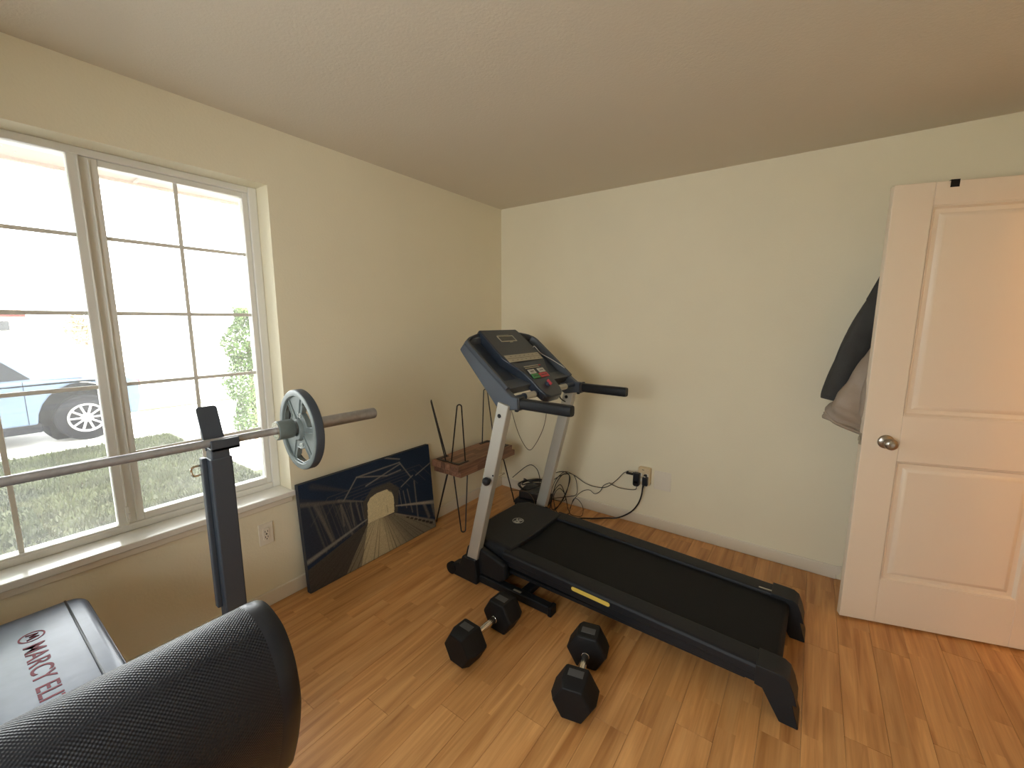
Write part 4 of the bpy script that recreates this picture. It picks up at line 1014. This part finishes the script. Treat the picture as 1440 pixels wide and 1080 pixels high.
cb = thing('quilted_jacket', D(.08, .06, .9), 'taupe quilted jacket hanging crookedly behind the door handle', 'jacket')
b = B(); pth = [D(.20, .085, 1.72), D(.16, .085, 1.55), D(.12, .085, 1.38), D(.075, .085, 1.24), D(.035, .085, 1.12), D(.005, .085, 1.04), D(-.012, .085, .995), D(-.018, .085, .975)]
ra_ = [.04, .08, .085, .100, .118, .132, .130, .118]; rb_ = [.025, .035, .038, .045, .048, .050, .046, .036]
dense = spline(pth, 6); nn_ = len(dense)
def lerp(a, t): i = min(int(t), len(a) - 2); return a[i] + (a[i + 1] - a[i]) * (t - i)
rA = []; rB = []
for i in range(nn_):
    t = i / (nn_ - 1) * (len(pth) - 1); q = 1 + .05 * abs(math.sin(t * 2.6)) - .02
    rA.append(lerp(ra_, t) * q); rB.append(lerp(rb_, t) * (1 + .18 * abs(math.sin(t * 2.6))))
b.loft(fold_loft(dense, rA, rB, 36, fold=.055, freq=4, ph=.7)); b.build('body', M['coat_beige'], cb, angle=80)
b = B(); pth = spline([D(.10, .055, 1.40), D(.075, .045, 1.28), D(.055, .040, 1.15), D(.045, .040, 1.06), D(.050, .042, 1.015)], 5); n_ = len(pth)
b.loft(fold_loft(pth, [.045 + .022 * math.sin(math.pi * i / (n_ - 1)) for i in range(n_)], [.012 + .022 * math.sin(math.pi * i / (n_ - 1)) for i in range(n_)], fold=.04, freq=3)); b.build('sleeve', M['coat_beige'], cb, angle=80)
b = B(); b.tube(spline([D(-.135, .085, 1.045), D(-.10, .060, 1.00), D(-.03, .040, .97), D(.04, .045, .945), D(.10, .06, .935)], 6), .009, 8); b.build('hem', M['coat_beige'], cb, angle=80)
hk = thing('over_door_hook', D(.208, .017, 2.09), 'black over-door hook strap at the top of the door', 'hook')
b = B(); q = lambda u, w_, z: D(u, w_, z)
def bent(b, u0, u1, prof):
    b.loft([[q(u0, a, c) for a, c in prof], [q(u1, a, c) for a, c in prof]])
bent(b, .194, .224, [(-.0025, 2.066), (-.0005, 2.066), (-.0005, 2.094), (.0355, 2.094), (.0355, 1.74), (.075, 1.72), (.080, 1.76), (.083, 1.76), (.079, 1.715), (.038, 1.730), (.038, 2.097), (-.0025, 2.097)])
b.build('strap', M['rubber'], hk, smooth=False)
B().cyl(q(.209, .079, 1.715), q(.209, .083, 1.765), .008, seg=12).build('hook_tip', M['rubber'], hk)

# ================================================================ PASSAGE LIGHT (warm ceiling lamp past the doorway)
lm = mat('warm_lamp_glass', (.9, .8, .6), .4); lb = lm.node_tree.nodes['Principled BSDF']
lb.inputs['Emission Color'].default_value = (1, .56, .22, 1); lb.inputs['Emission Strength'].default_value = 3
cl_ = thing('ceiling_light', (XR + .7, -1.75, H), 'warm dome ceiling light in the passage', 'light')
B().rings((XR + .7, -1.75, H), [(0, .16), (-.015, .165), (-.02, .15)], (0, 0, 1), 32).build('base', M['nickel'], cl_)
B().rings((XR + .7, -1.75, H - .02), [(0, .145), (-.03, .135), (-.06, .10), (-.075, .05), (-.078, .01)], (0, 0, 1), 32).build('glass_dome', lm, cl_)
ld = bpy.data.lights.new('passage_lamp', 'POINT'); ld.energy = 16; ld.color = (1, .55, .22); ld.shadow_soft_size = .12
lo_ = bpy.data.objects.new('passage_lamp', ld); COL.objects.link(lo_); lo_.location = (XR + .7, -1.75, H - .22)

# ================================================================ OUTDOOR THINGS
CX = -7.0; CG = GZ - .02
car = thing('car', (CX - .9, -3.3, CG), 'light blue car parked beyond the lawn', 'car')
hy, wr = (-1.60, -4.35), .355
side = [(-.98, .34)]
def archpts(cy, r_): return [(cy + r_ * math.cos(a), .34 + r_ * math.sin(a) * 1.12) for a in np.linspace(0, math.pi, 13)]
side = [(-.95, .40), (-.97, .34)] + archpts(hy[0], .52) + archpts(hy[1], .48) + [(-5.35, .32), (-5.42, .50), (-5.36, .66), (-5.20, .78), (-4.2, .92), (-3.9, .97), (-2.1, .99), (-1.05, .96), (-.92, .86), (-.90, .60)]
b = B(); b.prism([(a, CG + z) for a, z in side], 'x', CX, CX - 1.78); b.build('body_shell', M['carpaint'], car, bevel=.03, seg=3)
gh = [(-3.95, .96), (-3.25, 1.36), (-3.05, 1.42), (-2.35, 1.42), (-2.15, 1.38), (-1.55, .975)]
b = B(); b.loft([[Vector((CX - .03 - (z - .96) * .35, a, CG + z)) for a, z in gh], [Vector((CX - 1.75 + (z - .96) * .35, a, CG + z)) for a, z in gh]]); b.build('roof_cabin', M['carpaint'], car, bevel=.03, seg=3)
for wpoly in ([(-3.70, 1.00), (-3.22, 1.32), (-2.95, 1.35), (-2.92, 1.0)], [(-2.86, 1.0), (-2.87, 1.35), (-2.42, 1.34), (-2.12, 1.02)]):
    b = B(); b.loft([[Vector((CX - .022 - (z - .96) * .35 + e_, a, CG + z)) for a, z in wpoly] for e_ in (-.01, .004)]); b.build('side_window', M['carglass'], car)
for yy in hy:
    b = B(); b.rings((CX - .22, yy, CG + wr), [(0, wr - .05), (.0, wr), (.19, wr), (.205, wr - .02), (.208, .22)], (1, 0, 0), 36); tr_ = b.build('tire', M['tire'], car)
    b = B(); b.rings((CX - .06, yy, CG + wr), [(.04, .215), (.058, .225), (.062, .20), (.040, .185), (.030, .10), (.055, .06), (.06, .02)], (1, 0, 0), 36); rim_ = b.build('wheel_rim', M['wheel'], tr_)
    b = B()
    for k in range(10):
        th = 2 * math.pi * k / 10; b.beam((CX - .012, yy + .05 * math.cos(th), CG + wr + .05 * math.sin(th)), (CX - .014, yy + .19 * math.cos(th), CG + wr + .19 * math.sin(th)), .03, .02, (1, 0, 0))
    b.build('spokes', M['wheel'], tr_, bevel=.004)
    b = B(); b.rings((CX - .40, yy, CG + wr + .03), [(0, .0), (.0, .50), (.02, .50)], (1, 0, 0), 24); b.build('wheel_well', M['tire'], car)
B().box((CX - .004, -2.62, CG + .80), (CX + .022, -2.36, CG + .825)).build('door_handle', M['carglass'], car, bevel=.006)
b = B(); b.box((CX - .002, -2.215, CG + .36), (CX + .002, -2.207, CG + .99)); b.box((CX - .002, -3.25, CG + .36), (CX + .002, -3.242, CG + .99)); b.build('door_seam', M['tire'], car, smooth=False)
B().box((CX - .01, -3.85, CG + .22), (CX - 1.7, -2.08, CG + .36)).build('underbody', M['tire'], car, bevel=.02)
B().box((CX - .1, -.885, CG + .74), (CX - .45, -.90, CG + .88)).build('tail_light', M['red_btn'], car, bevel=.01)

def leaves(n, fn, size, m, name, par, seed=1):
    rs = np.random.RandomState(seed); V, F = [], []
    P_ = fn(rs, n)
    a = rs.randn(n, 3); a /= np.linalg.norm(a, axis=1)[:, None]; c = rs.randn(n, 3); c -= (c * a).sum(1)[:, None] * a; c /= np.linalg.norm(c, axis=1)[:, None]
    sz = size * (.6 + .8 * rs.rand(n))[:, None]
    v = np.stack([P_ - a * sz, P_ + c * sz * .45, P_ + a * sz, P_ - c * sz * .45], 1).reshape(-1, 3)
    o_ = np.array(ORG[par.name]); me = bpy.data.meshes.new(name)
    f = np.arange(4 * n).reshape(-1, 4)
    me.from_pydata((v - o_).tolist(), [], f.tolist()); me.materials.append(m)
    o = bpy.data.objects.new(name, me); COL.objects.link(o); o.parent = par; o['kind'] = 'stuff'; return o
def ell(c, r):
    def fn(rs, n):
        d = rs.randn(n, 3); d /= np.linalg.norm(d, axis=1)[:, None]
        return np.array(c) + d * np.array(r) * (rs.rand(n, 1) ** .35)
    return fn
sh = thing('shrub', (-4.75, -.10, GZ), 'tall narrow green shrub beside the driveway', 'shrub')
def shrubfn(rs, n):
    t = rs.rand(n); z = GZ + .1 + t * 1.95; th = rs.rand(n) * 2 * math.pi
    r_ = (.16 + .17 * np.sin(np.pi * np.clip(t * 1.02, 0, 1)) ** .7 + .06 * np.sin(t * 19)) * rs.rand(n) ** .35
    return np.stack([-4.75 + r_ * np.cos(th), -.10 + r_ * np.sin(th), z], 1)
leaves(11000, shrubfn, .026, M['leaf'], 'foliage', sh, 4)
B().tube([(-4.75, -.1, GZ), (-4.74, -.1, 1.2)], .03, 8).build('stem', M['bark'], sh)
tr_ = thing('shade_tree', (-5.2, -4.9, GZ), 'leafy shade tree at the left edge of the lawn', 'tree')
B().tube([(-5.2, -4.9, GZ - .05), (-5.15, -4.85, 1.0), (-5.1, -4.8, 2.6)], .15, 12, rad=[.20, .15, .10]).build('trunk', M['bark'], tr_)
def canopy(rs, n):
    cs = [(-5.2, -4.8, 3.7), (-4.5, -4.0, 3.4), (-5.8, -3.9, 3.5), (-4.6, -5.5, 3.4), (-5.1, -3.2, 3.1), (-3.9, -4.9, 3.1)]
    k = rs.randint(0, 6, n); d = rs.randn(n, 3); d /= np.linalg.norm(d, axis=1)[:, None]
    return np.array(cs)[k] + d * np.array([.85, .85, .6]) * (rs.rand(n, 1) ** .4)
leaves(9000, canopy, .075, M['leaf_d'], 'foliage', tr_, 8)
t2 = thing('dry_tree', (-26, 1.6, GZ - .1), 'small tan leaved tree across the street', 'tree')
B().tube([(-26, 1.6, GZ - .1), (-26, 1.6, .6)], .06, 8).build('trunk', M['bark'], t2)
leaves(900, ell((-26, 1.6, 1.1), (.7, .7, .9)), .10, M['leaf_tan'], 'foliage', t2, 5)
hs = thing('house', (-55, -3, GZ - .1), 'low red house with a grey brown roof across the street', 'house')
B().box((-59, -9, GZ - .1), (-52, 2.4, 2.0)).build('walls', M['brickred'], hs, smooth=False)
b = B(); b.prism([(-9.6, 1.9), (-9.6, 2.05), (-3.2, 3.7), (2.9, 2.15), (2.9, 2.0)], 'x', -59.6, -51.4); b.build('gable_roof', M['roof'], hs, smooth=False)
for y0 in (-7.5, -3.5, .2):
    wd = B().box((-52.0, y0, .55), (-51.93, y0 + 1.3, 1.5)).build('house_window', M['pale_siding'], hs, smooth=False)
    B().box((-51.95, y0 + .08, .62), (-51.92, y0 + 1.22, 1.43)).build('window_pane', M['carglass'], wd, smooth=False)

# grass blades over the part of the lawn the window shows
def blades():
    rs = np.random.RandomState(11); n = 42000
    xx = -.6 - 5.7 * rs.rand(n) ** .9; yy = -4.6 + 3.8 * rs.rand(n)
    h = .035 + .045 * rs.rand(n); a = rs.rand(n) * 2 * math.pi; w_ = .006 + .006 * rs.rand(n)
    bx, by = np.cos(a) * w_, np.sin(a) * w_; lx, ly = rs.randn(n) * .02, rs.randn(n) * .02
    z0 = np.full(n, GZ - .003)
    v = np.stack([np.stack([xx - bx, yy - by, z0], 1), np.stack([xx + bx, yy + by, z0], 1), np.stack([xx + lx, yy + ly, z0 + h], 1)], 1).reshape(-1, 3)
    me = bpy.data.meshes.new('lawn_grass'); me.from_pydata(v.tolist(), [], np.arange(3 * n).reshape(-1, 3).tolist()); me.materials.append(M['grass'])
    o = bpy.data.objects.new('lawn_grass', me); COL.objects.link(o); o['kind'] = 'stuff'
    tag(o, 'short grass blades covering the lawn outside the window', 'grass')
blades()
bpy.context.view_layer.update()
